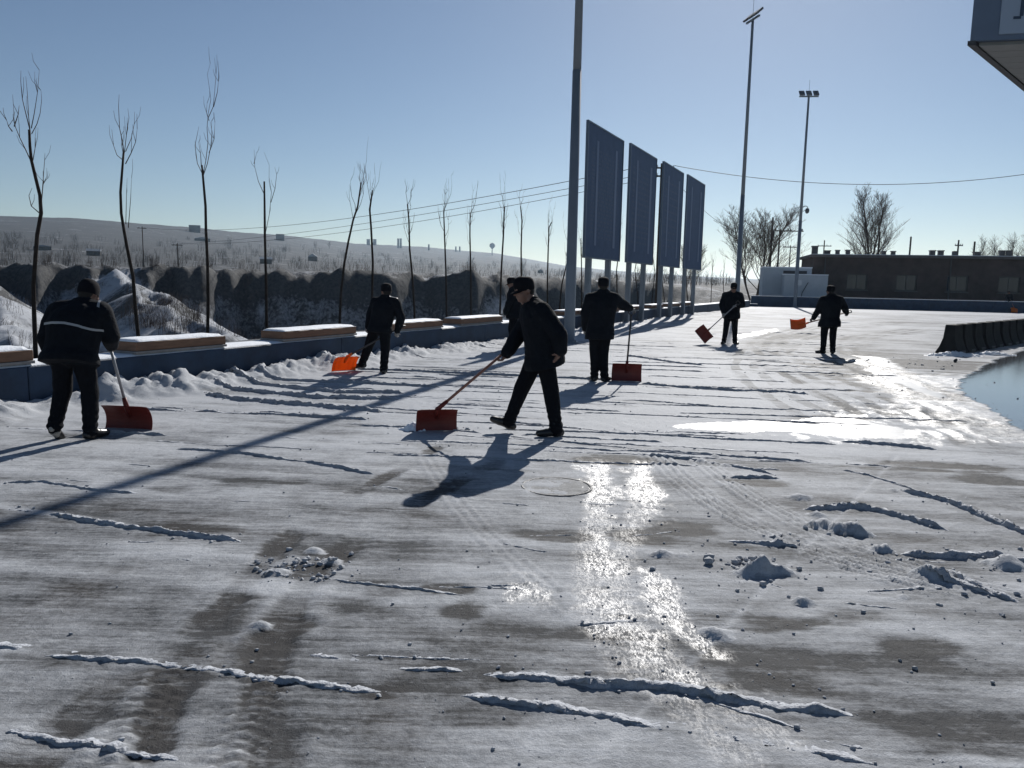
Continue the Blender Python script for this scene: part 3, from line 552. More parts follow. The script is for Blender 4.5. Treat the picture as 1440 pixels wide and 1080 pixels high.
u_ = np.unique(tq); rm = np.full(na*nr, -1); rm[u_] = np.arange(len(u_))
def terrain_mat():
    m = bpy.data.materials.new('snowy_loess'); m.use_nodes = True; n = m.node_tree; b = n.nodes['Principled BSDF']; lk = n.links.new
    geo = n.nodes.new('ShaderNodeNewGeometry'); sx = n.nodes.new('ShaderNodeSeparateXYZ'); lk(geo.outputs['Normal'], sx.inputs[0])
    def noise(sc_, det=6, ro=.65, st=None):
        t = n.nodes.new('ShaderNodeTexNoise'); t.inputs['Scale'].default_value = sc_; t.inputs['Detail'].default_value = det; t.inputs['Roughness'].default_value = ro
        g = n.nodes.new('ShaderNodeMapping'); g.inputs['Scale'].default_value = st or (1, 1, 1); lk(geo.outputs['Position'], g.inputs[0]); lk(g.outputs[0], t.inputs['Vector']); return t.outputs['Fac']
    def ma(op, a, c, cl=False):
        q = n.nodes.new('ShaderNodeMath'); q.operation = op; q.use_clamp = cl
        for i, z in enumerate((a, c)):
            if isinstance(z, (int, float)): q.inputs[i].default_value = z
            else: lk(z, q.inputs[i])
        return q.outputs[0]
    def mr(v, a, c, lo=0., hi=1.):
        q = n.nodes.new('ShaderNodeMapRange'); q.inputs[1].default_value = a; q.inputs[2].default_value = c; q.inputs[3].default_value = lo; q.inputs[4].default_value = hi; lk(v, q.inputs[0]); return q.outputs[0]
    slope = mr(sx.outputs['Z'], .74, .97)
    n1 = noise(.35, 8, .72); n2 = noise(.018, 6, .65, (.6, 2.2, 1)); n3 = noise(2.2, 4, .6); n4 = noise(.09, 6, .7)
    f = ma('ADD', ma('MULTIPLY', slope, .62), ma('MULTIPLY', ma('SUBTRACT', n1, .5), 1.3)); f = ma('ADD', f, ma('MULTIPLY', ma('SUBTRACT', n2, .5), 2.0)); f = ma('ADD', f, ma('MULTIPLY', ma('SUBTRACT', n4, .5), 1.5))
    dr = n.nodes.new('ShaderNodeAttribute'); dr.attribute_name = 'drift_veil'; f = ma('ADD', f, dr.outputs['Fac']); f = ma('ADD', f, ma('MULTIPLY', ma('SUBTRACT', n3, .5), .9))
    f = mr(f, .60, 1.2)
    def mix(fc, a, c):
        q = n.nodes.new('ShaderNodeMix'); q.data_type = 'RGBA'; lk(fc, q.inputs['Factor'])
        for nm, z in (('A', a), ('B', c)):
            if isinstance(z, tuple): q.inputs[nm].default_value = (*z, 1)
            else: lk(z, q.inputs[nm])
        return q.outputs['Result']
    soil = mix(mr(n3, .35, .65), (.038, .042, .048), (.078, .078, .078))
    lk(mix(f, soil, (.38, .40, .43)), b.inputs['Base Color'])
    b.inputs['Roughness'].default_value = .85; b.inputs['Specular IOR Level'].default_value = .15
    bp = n.nodes.new('ShaderNodeBump'); bp.inputs['Distance'].default_value = .6; bp.inputs['Strength'].default_value = .55; lk(n1, bp.inputs['Height']); lk(bp.outputs[0], b.inputs['Normal'])
    return m
M['terrain'] = terrain_mat()
spur_n = lambda x, y: np.maximum(near_spur(x, y, (-50, 98), (-22.3, 56.5), 2.6, -2.6, .62), near_spur(x, y, (-62, 92), (-27, 43), 1.0, -4.5, .55))
rT = np.hypot(TX, TY); TS = sstep(-2.5, -.6, spur_n(TX, TY)-TZ)*.75; TS = np.maximum(TS, .85*sstep(1.2, -2.5, TZ)*sstep(135, 120, rT))-.24*sstep(150, 450, rT)  # spur snow and bank powder; the bank's extra paleness stands in for haze
terrain = mesh_np('terrain', np.stack([TX, TY, TZ], -1).reshape(-1, 3)[u_], rm[tq], M['terrain']); tag(terrain, kind='structure'); HAZE_TOP = float(TZ.max())+6
a = terrain.data.attributes.new('drift_veil', 'FLOAT', 'POINT'); a.data.foreach_set('value', TS.ravel()[u_].astype(np.float32))
def th(x, y): return float(terr(np.array([float(x)]), np.array([float(y)]))[0])
def look(az, ele, r0=60, r1=4200):
    """first point of the terrain seen along a compass direction and slope"""
    r = np.geomspace(r0, r1, 320); z = terr(r*math.sin(az), r*math.cos(az)); hit = np.nonzero(z >= EYE+ele*r)[0]
    k = hit[0] if len(hit) else int(np.argmin(EYE+ele*r-z))
    return r[k]*math.sin(az), r[k]*math.cos(az), float(z[k])
# ---------------------------------------------------------------- low blue wall with bench blocks
wall = empty('low_wall', W(9, 0, 0), 'long low dark blue wall topped with snow along the left of the yard', 'wall')
seg = -14.0; k = 0
while seg < 70:
    L = 6.0; e = min(seg+L, 70.0)
    mb = MB(); mb.box(W((seg+e)/2, .3, .22), W3*((e-seg)/2-.004), N3*.3, Z3*.28); mb.build('wall_section', M['wallblue'], wall, bevel=.012); seg = e
# snow lying on the wall top, one strip with a soft uneven edge
def snow_strip(name, s0, s1, t0, t1, z, h, parent, seed, step=.06):
    n = max(3, int((s1-s0)/step)); m = 7; ss = np.linspace(s0, s1, n); tt = np.linspace(t0, t1, m)
    SS, TT = np.meshgrid(ss, tt); edge = np.minimum.reduce([sstep(0, .07, SS-s0), sstep(0, .07, s1-SS), sstep(0, .05, TT-t0), sstep(0, .05, t1-TT)])
    jit = (fbm(SS*5, TT*0+seed, 2, seed)-.5)*.03
    ZZ = z+.002+h*(.45+.55*edge)*(.7+.6*fbm(SS*2, TT*4, 3, seed))*(edge > 0)+.0*jit
    P = OV[None, None, :]+SS[..., None]*WV+(TT+jit*(TT < t0+.01))[..., None]*NV
    Vv = np.concatenate([P, ZZ[..., None]], -1).reshape(-1, 3)
    ii = np.arange(n*m).reshape(m, n); q = np.stack([ii[:-1, :-1], ii[:-1, 1:], ii[1:, 1:], ii[1:, :-1]], -1).reshape(-1, 4)
    # skirt down to the surface
    loop = list(ii[0, :])+list(ii[1:, -1])+list(ii[-1, -2::-1])+list(ii[-2:0:-1, 0]); b = len(Vv)
    sk = Vv[loop].copy(); sk[:, 2] = z+.0015; Vv = np.concatenate([Vv, sk]); L = len(loop)
    q2 = np.array([(loop[i], b+i, b+(i+1) % L, loop[(i+1) % L]) for i in range(L)])
    return mesh_np(name, Vv, np.concatenate([q, q2]), M['snow'], parent)
snow_strip('snow_cap', -13.9, 69.9, .015, .585, .5, .028, wall, 3, .09)
benches = [(8.0, 10.09, 'brown snow-topped bench block on the wall at the left edge of the picture'),
 (11.52, 13.14, 'brown snow-topped bench block on the wall just right of the leftmost worker'),
 (14.44, 16.50, 'brown snow-topped bench block left of the worker with the bright orange shovel'),
 (17.75, 19.86, 'brown snow-topped bench block right of the worker with the bright orange shovel'),
 (20.75, 23.1, 'brown snow-topped bench block touching the back of the striding worker'),
 (24.4, 26.6, 'bench block on the wall just behind the nearest tall lamp post'),
 (28.0, 30.2, 'bench block on the wall behind the first tall board'),
 (31.6, 33.8, 'bench block on the wall between the first and second boards'),
 (35.2, 37.4, 'bench block on the wall under the second board'),
 (38.8, 41.0, 'bench block on the wall under the third board'),
 (42.4, 44.6, 'bench block on the wall between the third and fourth boards'),
 (46.0, 48.2, 'bench block on the wall under the fourth board')]
for s0, s1, lab in benches:
    b = empty('bench_block', W((s0+s1)/2, .27, .53), lab, 'bench', 'bench blocks along the low wall')
    mb = MB(); mb.box(W((s0+s1)/2, .275, .545), W3*((s1-s0)/2+.01), N3*.262, Z3*.018); mb.build('base_lip', M['benchlip'], b, bevel=.004)
    mb = MB(); mb.box(W((s0+s1)/2, .275, .627), W3*(s1-s0)/2, N3*.25, Z3*.063); mb.build('bench_body', M['bench'], b, bevel=.008)
    snow_strip('snow_cap', s0+.005, s1-.005, .03, .52, .69, .035, b, int(s0*7), .05)

# ---------------------------------------------------------------- four tall boards on twin posts
BW = 3.85
ordn = ['nearest and tallest-looking', 'second', 'third', 'fourth and farthest']
for i, s0 in enumerate((28.55, 33.4, 38.55, 43.45)):
    s1 = s0+BW+(.35 if i == 3 else 0.0); z0, z1 = 2.5, 6.78+.08*i; sm = (s0+s1)/2; zm = (z0+z1)/2
    b = empty('billboard', W(sm, -.1, 0), f'tall dark blue board on two steel posts, {ordn[i]} of the row of four', 'billboard', 'row of boards by the wall')
    mb = MB(); mb.box(W(sm, -.30, zm), W3*(s1-s0)/2, N3*.02, Z3*(z1-z0)/2); mb.build('panel', M['board'], b)
    for q, (a, c) in enumerate(((s0+.26*(s1-s0), .10), (s0+.80*(s1-s0), .12))):
        mb = MB(); mb.box(W(a, -.3265, zm-.02), W3*c, N3*.003, Z3*((z1-z0)/2-.42)); mb.build('light_stripe', M['boardlight'], b)
    rb = random.Random(40+i)
    if i < 3:                                 # rows of print too faint to read
        mb = MB(); rows = (22, 14, 10)[i]
        for q in range(rows):
            z = z1-.75-q*(z1-z0-1.3)/rows; a = s0+.42
            while a < s1-.5:
                l = rb.uniform(.12, .42); l = min(l, s1-.45-a)
                mb.box(W(a+l/2, -.3212, z), W3*l/2, N3*.0010, Z3*.04); a += l+rb.uniform(.05, .14)
        tag(mb.build('faint_print', M['boardmark'], b), kind='stuff')
    mb = MB(); fr = .05
    for (c, ax, az_) in ((W(sm, -.30, z1+fr/2+.001), W3*((s1-s0)/2+fr), Z3*fr/2), (W(sm, -.30, z0-fr/2-.001), W3*((s1-s0)/2+fr), Z3*fr/2),
                         (W(s0-fr/2-.001, -.30, zm), W3*fr/2, Z3*(z1-z0)/2), (W(s1+fr/2+.001, -.30, zm), W3*fr/2, Z3*(z1-z0)/2)): mb.box(c, ax, N3*.045, az_)
    mb.build('frame', M['boardframe'], b)
    for a in (s0+.22*(s1-s0), s0+.78*(s1-s0)):
        mb = MB(); mb.box(W(a, -.17, (z1-.3)/2-.03), W3*.12, N3*.085, Z3*((z1-.3)/2+.03)); mb.build('post', M['steel'], b, bevel=.01)
    for z in (z0+.5, zm, z1-.5):
        mb = MB(); mb.box(W(sm, -.267, z), W3*(s1-s0)*.46, N3*.008, Z3*.03); mb.build('cross_rail', M['steel'], b)

# ---------------------------------------------------------------- tall lamp posts
def lamp_post(base, h, r0, r1, lab, head, yaw=0):
    p = empty('lamp_post', base, lab, 'lamp post', 'tall lamp posts'); x, y, z = base
    zj = 7.1
    mb = MB(); mb.tube([(x, y, 0), (x, y, .03), (x, y, .031), (x, y, .5), (x, y, zj)], [r0*1.9, r0*1.9, r0*1.12, r0, r0+(r1-r0)*zj/h*.9], 16); mb.build('shaft', M['pole'], p, smooth=True)
    mb = MB(); mb.tube([(x, y, zj-.2), (x, y, h)], [r0+(r1-r0)*zj/h*1.15, r1], 16); mb.build('upper_shaft', M['pole'], p, smooth=True)
    for k in range(4): a = math.pi/4+k*math.pi/2; mb = MB(); mb.box((x+1.5*r0*math.cos(a), y+1.5*r0*math.sin(a), .05), (.02, 0, 0), (0, .02, 0), (0, 0, .035)); mb.build('anchor_bolt', M['steel'], p)
    ca_, sa_ = math.cos(yaw), math.sin(yaw); ux = np.array([ca_, sa_, 0]); fw = np.array([-sa_, ca_, 0])
    mb = MB(); mb.box((x, y, h+.02), ux*.75, fw*.05, Z3*.05); mb.build('crossbar', M['steel'], p)
    for k in (-1, 0, 1):
        c = np.array([x, y, h+.28])+ux*.55*k; up = unit(fw*.75+Z3*.66); nn = np.cross(ux, up)
        f = MB(); f.box(c, ux*.21, up*.30, nn*.06); fo = f.build('floodlight', M['lamp'], p, bevel=.02)
        g = MB(); g.box(c-nn*.066, ux*.17, up*.25, nn*.004); gl = g.build('lens', M['lens']); gl.parent = fo; gl.location = -fo.location-p.location
    mb = MB(); mb.tube([(x, y, h), (x, y, h+1.3)], .012, 5); mb.build('lightning_rod', M['steel'], p)
    return p
l1 = lamp_post((1.53, 21.02, 0), 17.4, .145, .07, 'tall grey lamp post nearest the camera, its top out of frame', 1, R(20))
l2 = lamp_post((13.75, 48.0, 0), 17.2, .155, .075, 'tall grey lamp post right of the boards, lamps seen edge-on at the top', 1, R(-78))
l3 = lamp_post((23.45, 64.9, 0), 16.9, .16, .08, 'grey lamp post by the far wall with three floodlights and a dome camera', 1, R(-6))
x, y = 23.45, 64.9
mb = MB(); mb.tube([(x, y, 8.15), (x+.35, y-.05, 8.28), (x+.48, y-.05, 8.22), (x+.48, y-.05, 8.1)], .03, 6); br = mb.build('camera_bracket', M['steel'], l3)
mb = MB(); mb.ell((x+.48, y-.05, 7.9), .17, .17, .24); d = mb.build('dome_camera', M['lamp'], smooth=True); d.parent = br; d.location = -br.location-l3.location
mb = MB(); mb.box((x+.24, y-.05, 2.05), (.14, 0, 0), (0, .1, 0), (0, 0, .22)); mb.build('control_box', M['white'], l3, bevel=.01)

# ---------------------------------------------------------------- far blue wall, dark building, white hut
fw = empty('far_wall', FW(10, 0, 0), 'low dark blue wall closing the far end of the yard below the dark building', 'wall')
a = 0.0
while a < 46:
    mb = MB(); mb.box(FW(a+2.3, .15, .36), FD3*2.297, FN3*.15, Z3*.5); mb.build('wall_section', M['wallblue'], fw, bevel=.01)
    mb = MB(); mb.box(FW(a+2.3, .15, .88), FD3*2.28, FN3*.14, Z3*.018); mb.build('snow_cap', M['snow'], fw, bevel=.008); a += 4.6
def hip(a0, a1, b0, b1, z0, z1): return FW((a0+a1)/2, (b0+b1)/2, (z0+z1)/2), FD3*(a1-a0)/2, FN3*(b1-b0)/2, Z3*(z1-z0)/2
bd = empty('brick_building', FW(25, 12, 0), 'long low dark brick building with a flat roof behind the far wall', 'building')
wins = [8.9+4.15*i for i in range(9)]; Z0, Z1 = 1.55, 2.95
def wallpiece(a0, a1, z0, z1): mb = MB(); mb.box(*hip(a0, a1, 8.0, 8.3, z0, z1)); return mb
mbw = MB(); prev = 5.9
for wa in wins:
    for args in ((prev, wa, 0, 4.45), (wa, wa+1.7, 0, Z0), (wa, wa+1.7, Z1, 4.45)): mbw.box(*hip(args[0], args[1], 8.0, 8.3, args[2], args[3]))
    prev = wa+1.7
mbw.box(*hip(prev, 52, 8.0, 8.3, 0, 4.45)); mbw.box(*hip(5.9, 6.2, 8.3, 16, 0, 4.45)); mbw.box(*hip(51.7, 52, 8.3, 16, 0, 4.45)); mbw.box(*hip(6.2, 51.7, 15.7, 16, 0, 4.45))
mbw.build('wall', M['brick'], bd)
for k, wa in enumerate(wins):
    mb = MB()
    for args in ((wa, wa+.08, Z0, Z1), (wa+1.62, wa+1.7, Z0, Z1), (wa+.08, wa+1.62, Z1-.08, Z1), (wa+.08, wa+1.62, Z0, Z0+.08), (wa+.81, wa+.89, Z0+.08, Z1-.08)): mb.box(*hip(args[0], args[1], 8.12, 8.2, args[2], args[3]))
    wo = mb.build('window', M['winframe'], bd)
    for q in (0, 1):
        g = MB(); g.box(*hip(wa+.09+q*.81, wa+.80+q*.81, 8.15, 8.17, Z0+.09, Z1-.09)); go = g.build('pane', M['window']); go.parent = wo; go.location = -wo.location-bd.location
    g = MB(); g.box(*hip(wa-.1, wa+1.8, 7.9, 7.998, Z0-.1, Z0-.01)); go = g.build('sill', M['roofedge']); go.parent = wo; go.location = -wo.location-bd.location
mb = MB(); mb.box(*hip(5.6, 52.3, 7.6, 16.3, 4.452, 4.68)); rf = mb.build('roof', M['roofedge'], bd)
mb = MB(); mb.box(*hip(5.7, 52.2, 7.7, 16.2, 4.683, 4.73)); so = mb.build('snow_cap', M['snow']); so.parent = rf; so.location = -rf.location-bd.location
for a_, w_, h_ in ((6.2, .5, .75), (7.3, .5, .35), (8.2, .35, .4), (9.1, .35, .42), (12.2, .35, .35), (13.0, .35, .35), (16.3, .42, .45), (17.0, .42, .45), (20.0, .5, .35), (22.0, .4, .5), (22.55, .4, .5), (25.5, .55, .3), (27.9, .85, .5), (31.5, .9, .4)):
    mb = MB(); mb.box(*hip(a_-w_/2, a_+w_/2, 9.6, 9.6+w_, 4.6, 4.72+h_)); mb.box(*hip(a_-w_*.62, a_+w_*.62, 9.6-.12*w_, 9.6+1.12*w_, 4.721+h_, 4.80+h_)); v = mb.build('roof_vent', M['pipe']); v.parent = rf; v.location = -rf.location-bd.location
for a_ in (6.9, 17.4, 28.9, 40.0):
    mb = MB(); mb.tube([FW(a_, 7.93, 0), FW(a_, 7.93, 4.44)], .06, 8); mb.build('downpipe', M['winframe'], bd)
hut = empty('white_hut', FW(3.2, 6, 0), 'white rendered hut of two stepped blocks left of the dark building', 'building')
mb = MB(); mb.box(*hip(1.3, 5.4, 5.2, 8.6, 0, 3.35)); mb.build('rear_block', M['white'], hut, bevel=.02)
mb = MB(); mb.box(*hip(1.25, 5.45, 5.15, 8.65, 3.352, 3.45)); mb.build('snow_cap', M['snow'], hut, bevel=.02)
mb = MB(); mb.box(*hip(2.9, 6.5, 3.3, 5.195, 0, 2.72)); mb.build('front_block', M['white'], hut, bevel=.02)
mb = MB(); mb.box(*hip(2.87, 6.53, 3.27, 5.19, 2.722, 2.8)); mb.build('snow_cap', M['snow'], hut, bevel=.02)
mb = MB(); mb.box(*hip(3.0, 5.0, 5.17, 5.194, 2.85, 3.12)); mb.build('shadow_strip', M['pipe'], hut)  # dark strip painted in for the shaded gap between the two blocks
mb = MB(); mb.tube([FW(4.3, 3.24, .05), FW(4.45, 3.22, 1.2), FW(4.9, 3.24, 2.1)], .03, 5); mb.build('bent_conduit', M['pipe'], hut)
# snow-covered steps at the corner
st = empty('corner_steps', FW(-.4, -.6, 0), 'snow-dusted concrete steps where the left wall meets the far wall', 'steps')
for k in range(4):
    mb = MB(); mb.box(*hip(-2.0+.62*k, -1.39+.62*k, -1.3, -.02, -.05, .84-.21*k)); o = mb.build('step', M['wallblue'], st, bevel=.008)
    mb = MB(); mb.box(*hip(-1.99+.62*k, -1.42+.62*k, -1.28, -.04, .842-.21*k, .88-.21*k)); o2 = mb.build('snow_cap', M['snow']); o2.parent = o; o2.location = -o.location-st.location

# ---------------------------------------------------------------- canopy corner at the upper right
ed = unit((.699, .715, 0)); ea = unit((.975, -.22, 0)); c0 = np.array([8.09, 14.58, 6.0])
cn = empty('station_canopy', c0+ea*6+ed*4-Z3*6, 'corner of a grey-blue canopy roof jutting in at the upper right', 'canopy')
def para(a0, a1, b0, b1, z0, z1):
    P = [c0+ea*a0+ed*b0, c0+ea*a1+ed*b0, c0+ea*a1+ed*b1, c0+ea*a0+ed*b1]; P = [p+Z3*(z0) for p in P]; return P, Z3*(z1-z0)
mb = MB(); mb.prism(*para(0, 14, 0, 14, .05, 1.35)); mb.build('fascia_block', M['canopyblue'], cn)
for k in range(28):                           # soffit planks with open joints
    mb = MB(); mb.prism(*para(.12, 13.9, .12+.49*k, .12+.49*k+.475, -.01, .047)); mb.build('soffit_plank', M['soffit'], cn)
mb = MB(); q = c0+ea*0; mb.prism(*para(-.03, .1, -.03, 14.03, -.03, .048)); mb.build('edge_trim', M['pipe'], cn)
fo = unit(np.cross(ea, Z3)); fo = fo if fo[1] < 0 else -fo
mb = MB(); mb.box(c0+ea*(.45+4.2)+fo*.012+Z3*.74, ea*4.2, fo*.012, Z3*.60); sg = mb.build('sign_panel', M['canopysign'], cn)
mb = MB(); mb.box(c0+ea*.78+fo*.03+Z3*.85, ea*.028, fo*.005, Z3*.42); mb.box(c0+ea*.715+fo*.03+Z3*.405, ea*.06, fo*.005, Z3*.022); so = mb.build('letter_stroke', M['canopymark']); so.parent = sg; so.location = -sg.location-cn.location
for a_, b_ in ((6, 3), (11, 3), (6, 11), (11, 11)):
    p = c0+ea*a_+ed*b_; mb = MB(); mb.tube([(p[0], p[1], 0), (p[0], p[1], 6.0-.015)], .25, 16); mb.build('column', M['white'], cn, smooth=True)

# ---------------------------------------------------------------- row of concrete barriers
rd = np.array([.70, .714, 0]); rn = np.array([.714, -.70, 0])
bn = ['first and nearest, its flared end in full view', 'second from the near end', 'third from the near end', 'fourth from the near end', 'fifth from the near end', 'sixth from the near end', 'seventh from the near end', 'eighth from the near end', 'ninth from the near end', 'tenth from the near end']
prof = [(-.28, 0), (-.28, .05), (-.20, .20), (-.135, .42), (-.115, .76), (.115, .76), (.135, .42), (.20, .20), (.28, .05), (.28, 0)]
rb = random.Random(3)
for k in range(10):
    c = np.array([11.12, 19.80, 0])+rd*(.02+.96*k)+rn*rb.gauss(0, .012); L = .84
    tl = rb.gauss(0, .012); axn = unit(rn+rd*tl)
    b = empty('concrete_barrier', c+rd*L/2, f'dark concrete barrier, {bn[k]} of the row', 'barrier', 'row of concrete barriers')
    mb = MB(); np_ = len(prof); vs = [c+rd*(.10*max(0, v_)/.76)+axn*u_+Z3*(v_-.02) for u_, v_ in prof]+[c+rd*(L-.10*max(0, v_)/.76)+axn*u_+Z3*(v_-.02) for u_, v_ in prof]
    mb.add(vs, [tuple(range(np_-1, -1, -1)), tuple(range(np_, 2*np_))]+[(i, (i+1) % np_, np_+(i+1) % np_, np_+i) for i in range(np_)]); mb.build('barrier_body', M['concrete'], b, bevel=.012)
    mb = MB(); mb.box(c+rd*(L*.5)+axn*.262+Z3*.045, rd*.18, axn*.024, Z3*.032); mb.build('forklift_slot', M['pipe'], b)

# ---------------------------------------------------------------- manhole cover
mh = empty('manhole_cover', (.37, 5.98, .004), 'round manhole cover dusted with ice near the walking worker', 'manhole')
mb = MB(); n = 40; vs = []; fs = []
prf = [(.285, -.02), (.285, .006), (.268, .007), (.262, .001), (.262, -.02)]
for r_, z_ in prf:
    for q in range(n): t = 2*math.pi*q/n; vs.append((.37+r_*math.cos(t), 5.98+r_*math.sin(t), z_))
for i in range(4):
    for q in range(n): fs.append((i*n+q, i*n+(q+1) % n, (i+1)*n+(q+1) % n, (i+1)*n+q))
mb.add(vs, fs); mb.build('frame', M['iron'], mh, smooth=True)
mb = MB(); mb.tube([(.37, 5.98, -.02), (.37, 5.98, .004)], .256, 40)
mb.build('lid', M['lidice'] if 'lidice' in M else M['iron'], mh)

# ---------------------------------------------------------------- saplings behind the wall
rs_ = random.Random(21)
nth = ['leftmost', 'second', 'third', 'fourth', 'fifth', 'sixth', 'seventh', 'eighth', 'ninth', 'tenth', 'eleventh', 'twelfth', 'thirteenth', 'fourteenth', 'fifteenth', 'sixteenth', 'seventeenth', 'eighteenth', 'nineteenth', 'twentieth']
def shoots_for(Y, tr, rnd):
    """thin upright shoots from a cut-back trunk"""
    top = tr[-1]; out = []; H = top[1]
    for k in range(rnd.randint(5, 8)):
        u = rnd.random()**1.6; zs = H-u*1.1; xs = np.interp(zs, [p[1] for p in tr], [p[0] for p in tr]); a = rnd.uniform(-1, 1); L = rnd.uniform(.5, 1.15)*(1-.25*u)
        pts = []; y0 = Y+rnd.gauss(0, .03)
        for q in range(5): f = q/4; pts.append((xs+a*.26*L*(1-(1-f)**2)+rnd.gauss(0, .015)*(q > 0), y0+rnd.uniform(-.1, .1)*f*L, zs+L*f))
        out.append((pts, rnd.uniform(.005, .008)))
    return out
for k, (Yt, tr, sh) in enumerate(SAPLINGS):
    bx, bz = tr[0]; g = th(bx, Yt)-.08
    lab = {0: 'leftmost bare sapling, kinked trunk with long forked shoots', 1: 'second bare sapling from the left, slim with a fan of upright shoots', 2: 'third bare sapling from the left, one long wispy leader shoot', 4: 'bare sapling leaning right, fifth from the left', 3: 'fourth bare sapling from the left, straight trunk cut off at the top'}.get(k, f'bare cut-back sapling behind the wall, {nth[k]} from the left')
    t = empty('sapling', (bx, Yt, g), lab, 'tree', 'row of saplings behind the wall')
    r0 = .036 if k < 4 else (.034 if k < 9 else .038)
    pts = [(bx, Yt, g)]+[(x_, Yt+rs_.gauss(0, .01), z_) for x_, z_ in tr]; nP = len(pts)
    mb = MB(); mb.tube(pts, [r0*(1-.5*i/(nP-1)) for i in range(nP)], 8); mb.build('trunk', M['bark'], t, smooth=True)
    L_ = []
    for s_ in sh:
        n = len(s_); dy = rs_.uniform(-.05, .05); L_.append(([(x_, Yt+dy*i/(n-1), z_) for i, (x_, z_) in enumerate(s_)], rs_.uniform(.0065, .0095)))
    if not sh: L_ = shoots_for(Yt, tr, rs_)
    mb = MB()
    for pts, r_ in L_:
        n = len(pts); mb.tube(pts, [r_*(1-.72*i/(n-1)) for i in range(n)], 5)
        for q in range(rs_.randint(1, 3)):      # side twigs
            i = rs_.randint(1, n-1); p = np.array(pts[i]); d = np.array([rs_.uniform(-.12, .12), rs_.uniform(-.1, .1), rs_.uniform(.12, .34)])
            mb.tube([p, p+d*.5+np.array([d[0]*.3, 0, 0]), p+d], [r_*.5, r_*.4, r_*.25], 4)
    mb.build('crown', M['twig'], t, smooth=True)

# ---------------------------------------------------------------- full-grown bare trees
def bare_tree(base, H, spread, lab, seed, stems=1, levels=4, thick=.16, up=.8, cat='tree', dens=1.0, lowest=.16):
    rnd = random.Random(seed); t = empty('bare_tree', base, lab, 'tree', 'bare trees behind the yard'); B = np.array(base, float)
    trunk = MB(); crown = MB()
    def grow(p, d, L, r, lev):
        n = 4 if lev < 2 else (3 if lev < 3 else 2); pts = [p]; q = p.copy(); dd = d.copy()
        for i in range(n):
            dd = unit(dd+np.array([rnd.gauss(0, .10), rnd.gauss(0, .10), .06*up])); q = q+dd*L/n; pts.append(q)
        rad = [max(.0065, r*(1-.6*i/n)) for i in range(n+1)]
        (trunk if lev == 0 else crown).tube(pts, rad, 7 if lev == 0 else (5 if lev == 1 else 3), cap=False)
        if lev >= levels: return
        m = int({0: 17, 1: 8, 2: 5, 3: 4}[lev]*dens)
        for k in range(m):
            f = (lowest if lev == 0 else .15)+((1-lowest) if lev == 0 else .85)*(k+rnd.random())/m; j = min(n-1, int(f*n)); pp = pts[j]+(pts[j+1]-pts[j])*(f*n-j)
            ph = rnd.uniform(0, 2*math.pi); side = np.array([math.cos(ph), math.sin(ph), 0]); ang = rnd.uniform(.42, .85)*(1-.35*f if lev == 0 else 1)
            nd = unit(dd*math.cos(ang)+side*math.sin(ang)+Z3*.12*up)
            l = (L*(.50-.36*f)*spread if lev == 0 else L*rnd.uniform(.36, .60))
            grow(pp, nd, l, rad[j]*.5, lev+1)
    for s_ in range(stems):
        a = 2*math.pi*s_/stems+rnd.random(); d = unit(np.array([math.cos(a)*.16*(stems > 1), math.sin(a)*.16*(stems > 1), 1]))
        grow(B+np.array([math.cos(a)*.3, math.sin(a)*.3, 0])*(stems > 1)-Z3*.1, d, H*rnd.uniform(.88, 1.0), thick, 0)
    trunk.build('trunk', M['bark2'], t, smooth=True); crown.build('crown', M['twig'], t)
    return t
bare_tree((43.2, 95, 0), 12.6, .95, 'large bare tree rising behind the roof of the dark building', 3, stems=2, thick=.15, up=1.0, dens=1.12, lowest=.20)
bare_tree((26.2, 85, 0), 9.6, 1.15, 'bare spreading tree behind the white hut and the middle lamp post', 5, stems=3, thick=.11, dens=1.0)
bare_tree((46.6, 112, 0), 6.6, 1.0, 'small bare tree left of the large one behind the roof', 8, thick=.09, levels=3)
bare_tree((50.0, 116, 0), 6.0, 1.0, 'low thin bare tree showing above the roof left of the large tree', 9, thick=.08, levels=3)
bare_tree((63.2, 105, 0), 8.4, 1.0, 'small round-headed bare tree above the right part of the roof', 11, stems=2, thick=.08, levels=3)
bare_tree((67.6, 105, 0), 8.6, 1.2, 'bushy bare tree above the roof at the right edge', 13, stems=3, thick=.09, levels=3)
bare_tree((18.5, 82, 0), 6.0, 1.0, 'slim bare tree between the fourth board and the middle lamp post', 15, stems=2, thick=.07, levels=3)

# ---------------------------------------------------------------- utility poles and wires
def upole(x, y, h, lab, arms=((.9, .6),), yaw=0.0, extra=None, r=.12):
    g = th(x, y); p = empty('utility_pole', (x, y, g), lab, 'utility pole', 'utility poles')
    mb = MB(); mb.tube([(x, y, g-.3), (x, y, h)], [r, r*.75], 8); mb.build('post', M['wood'], p, smooth=True)
    ux = np.array([math.cos(yaw), math.sin(yaw), 0])
    for half, dz in arms:
        mb = MB(); mb.box(np.array([x, y, h-dz])-np.array([0, .13, 0]), ux*half, np.cross(Z3, ux)*.05, Z3*.06); a = mb.build('crossarm', M['wood'], p)
        for q in (-.9, -.35, .35, .9):
            mb = MB(); c = np.array([x, y, h-dz])+ux*half*q-np.array([0, .13, 0]); mb.tube([c+Z3*.06, c+Z3*.12, c+Z3*.22], [.03, .055, .04], 6); i = mb.build('insulator', M['white']); i.parent = a; i.location = -a.location-p.location
    return p
upole(-80.6, 170, 12.0, 'utility pole far off on the plateau at the left', ((.9, .4),), .5)
upole(-60.2, 140, 7.4, 'short utility pole at the edge of the gully at the left', ((.9, .4),), .5)
upole(10.95, 60, 10.7, 'utility pole hidden among the boards where the overhead wires meet', ((1.0, .35), (1.0, .95)), .1, r=.10)
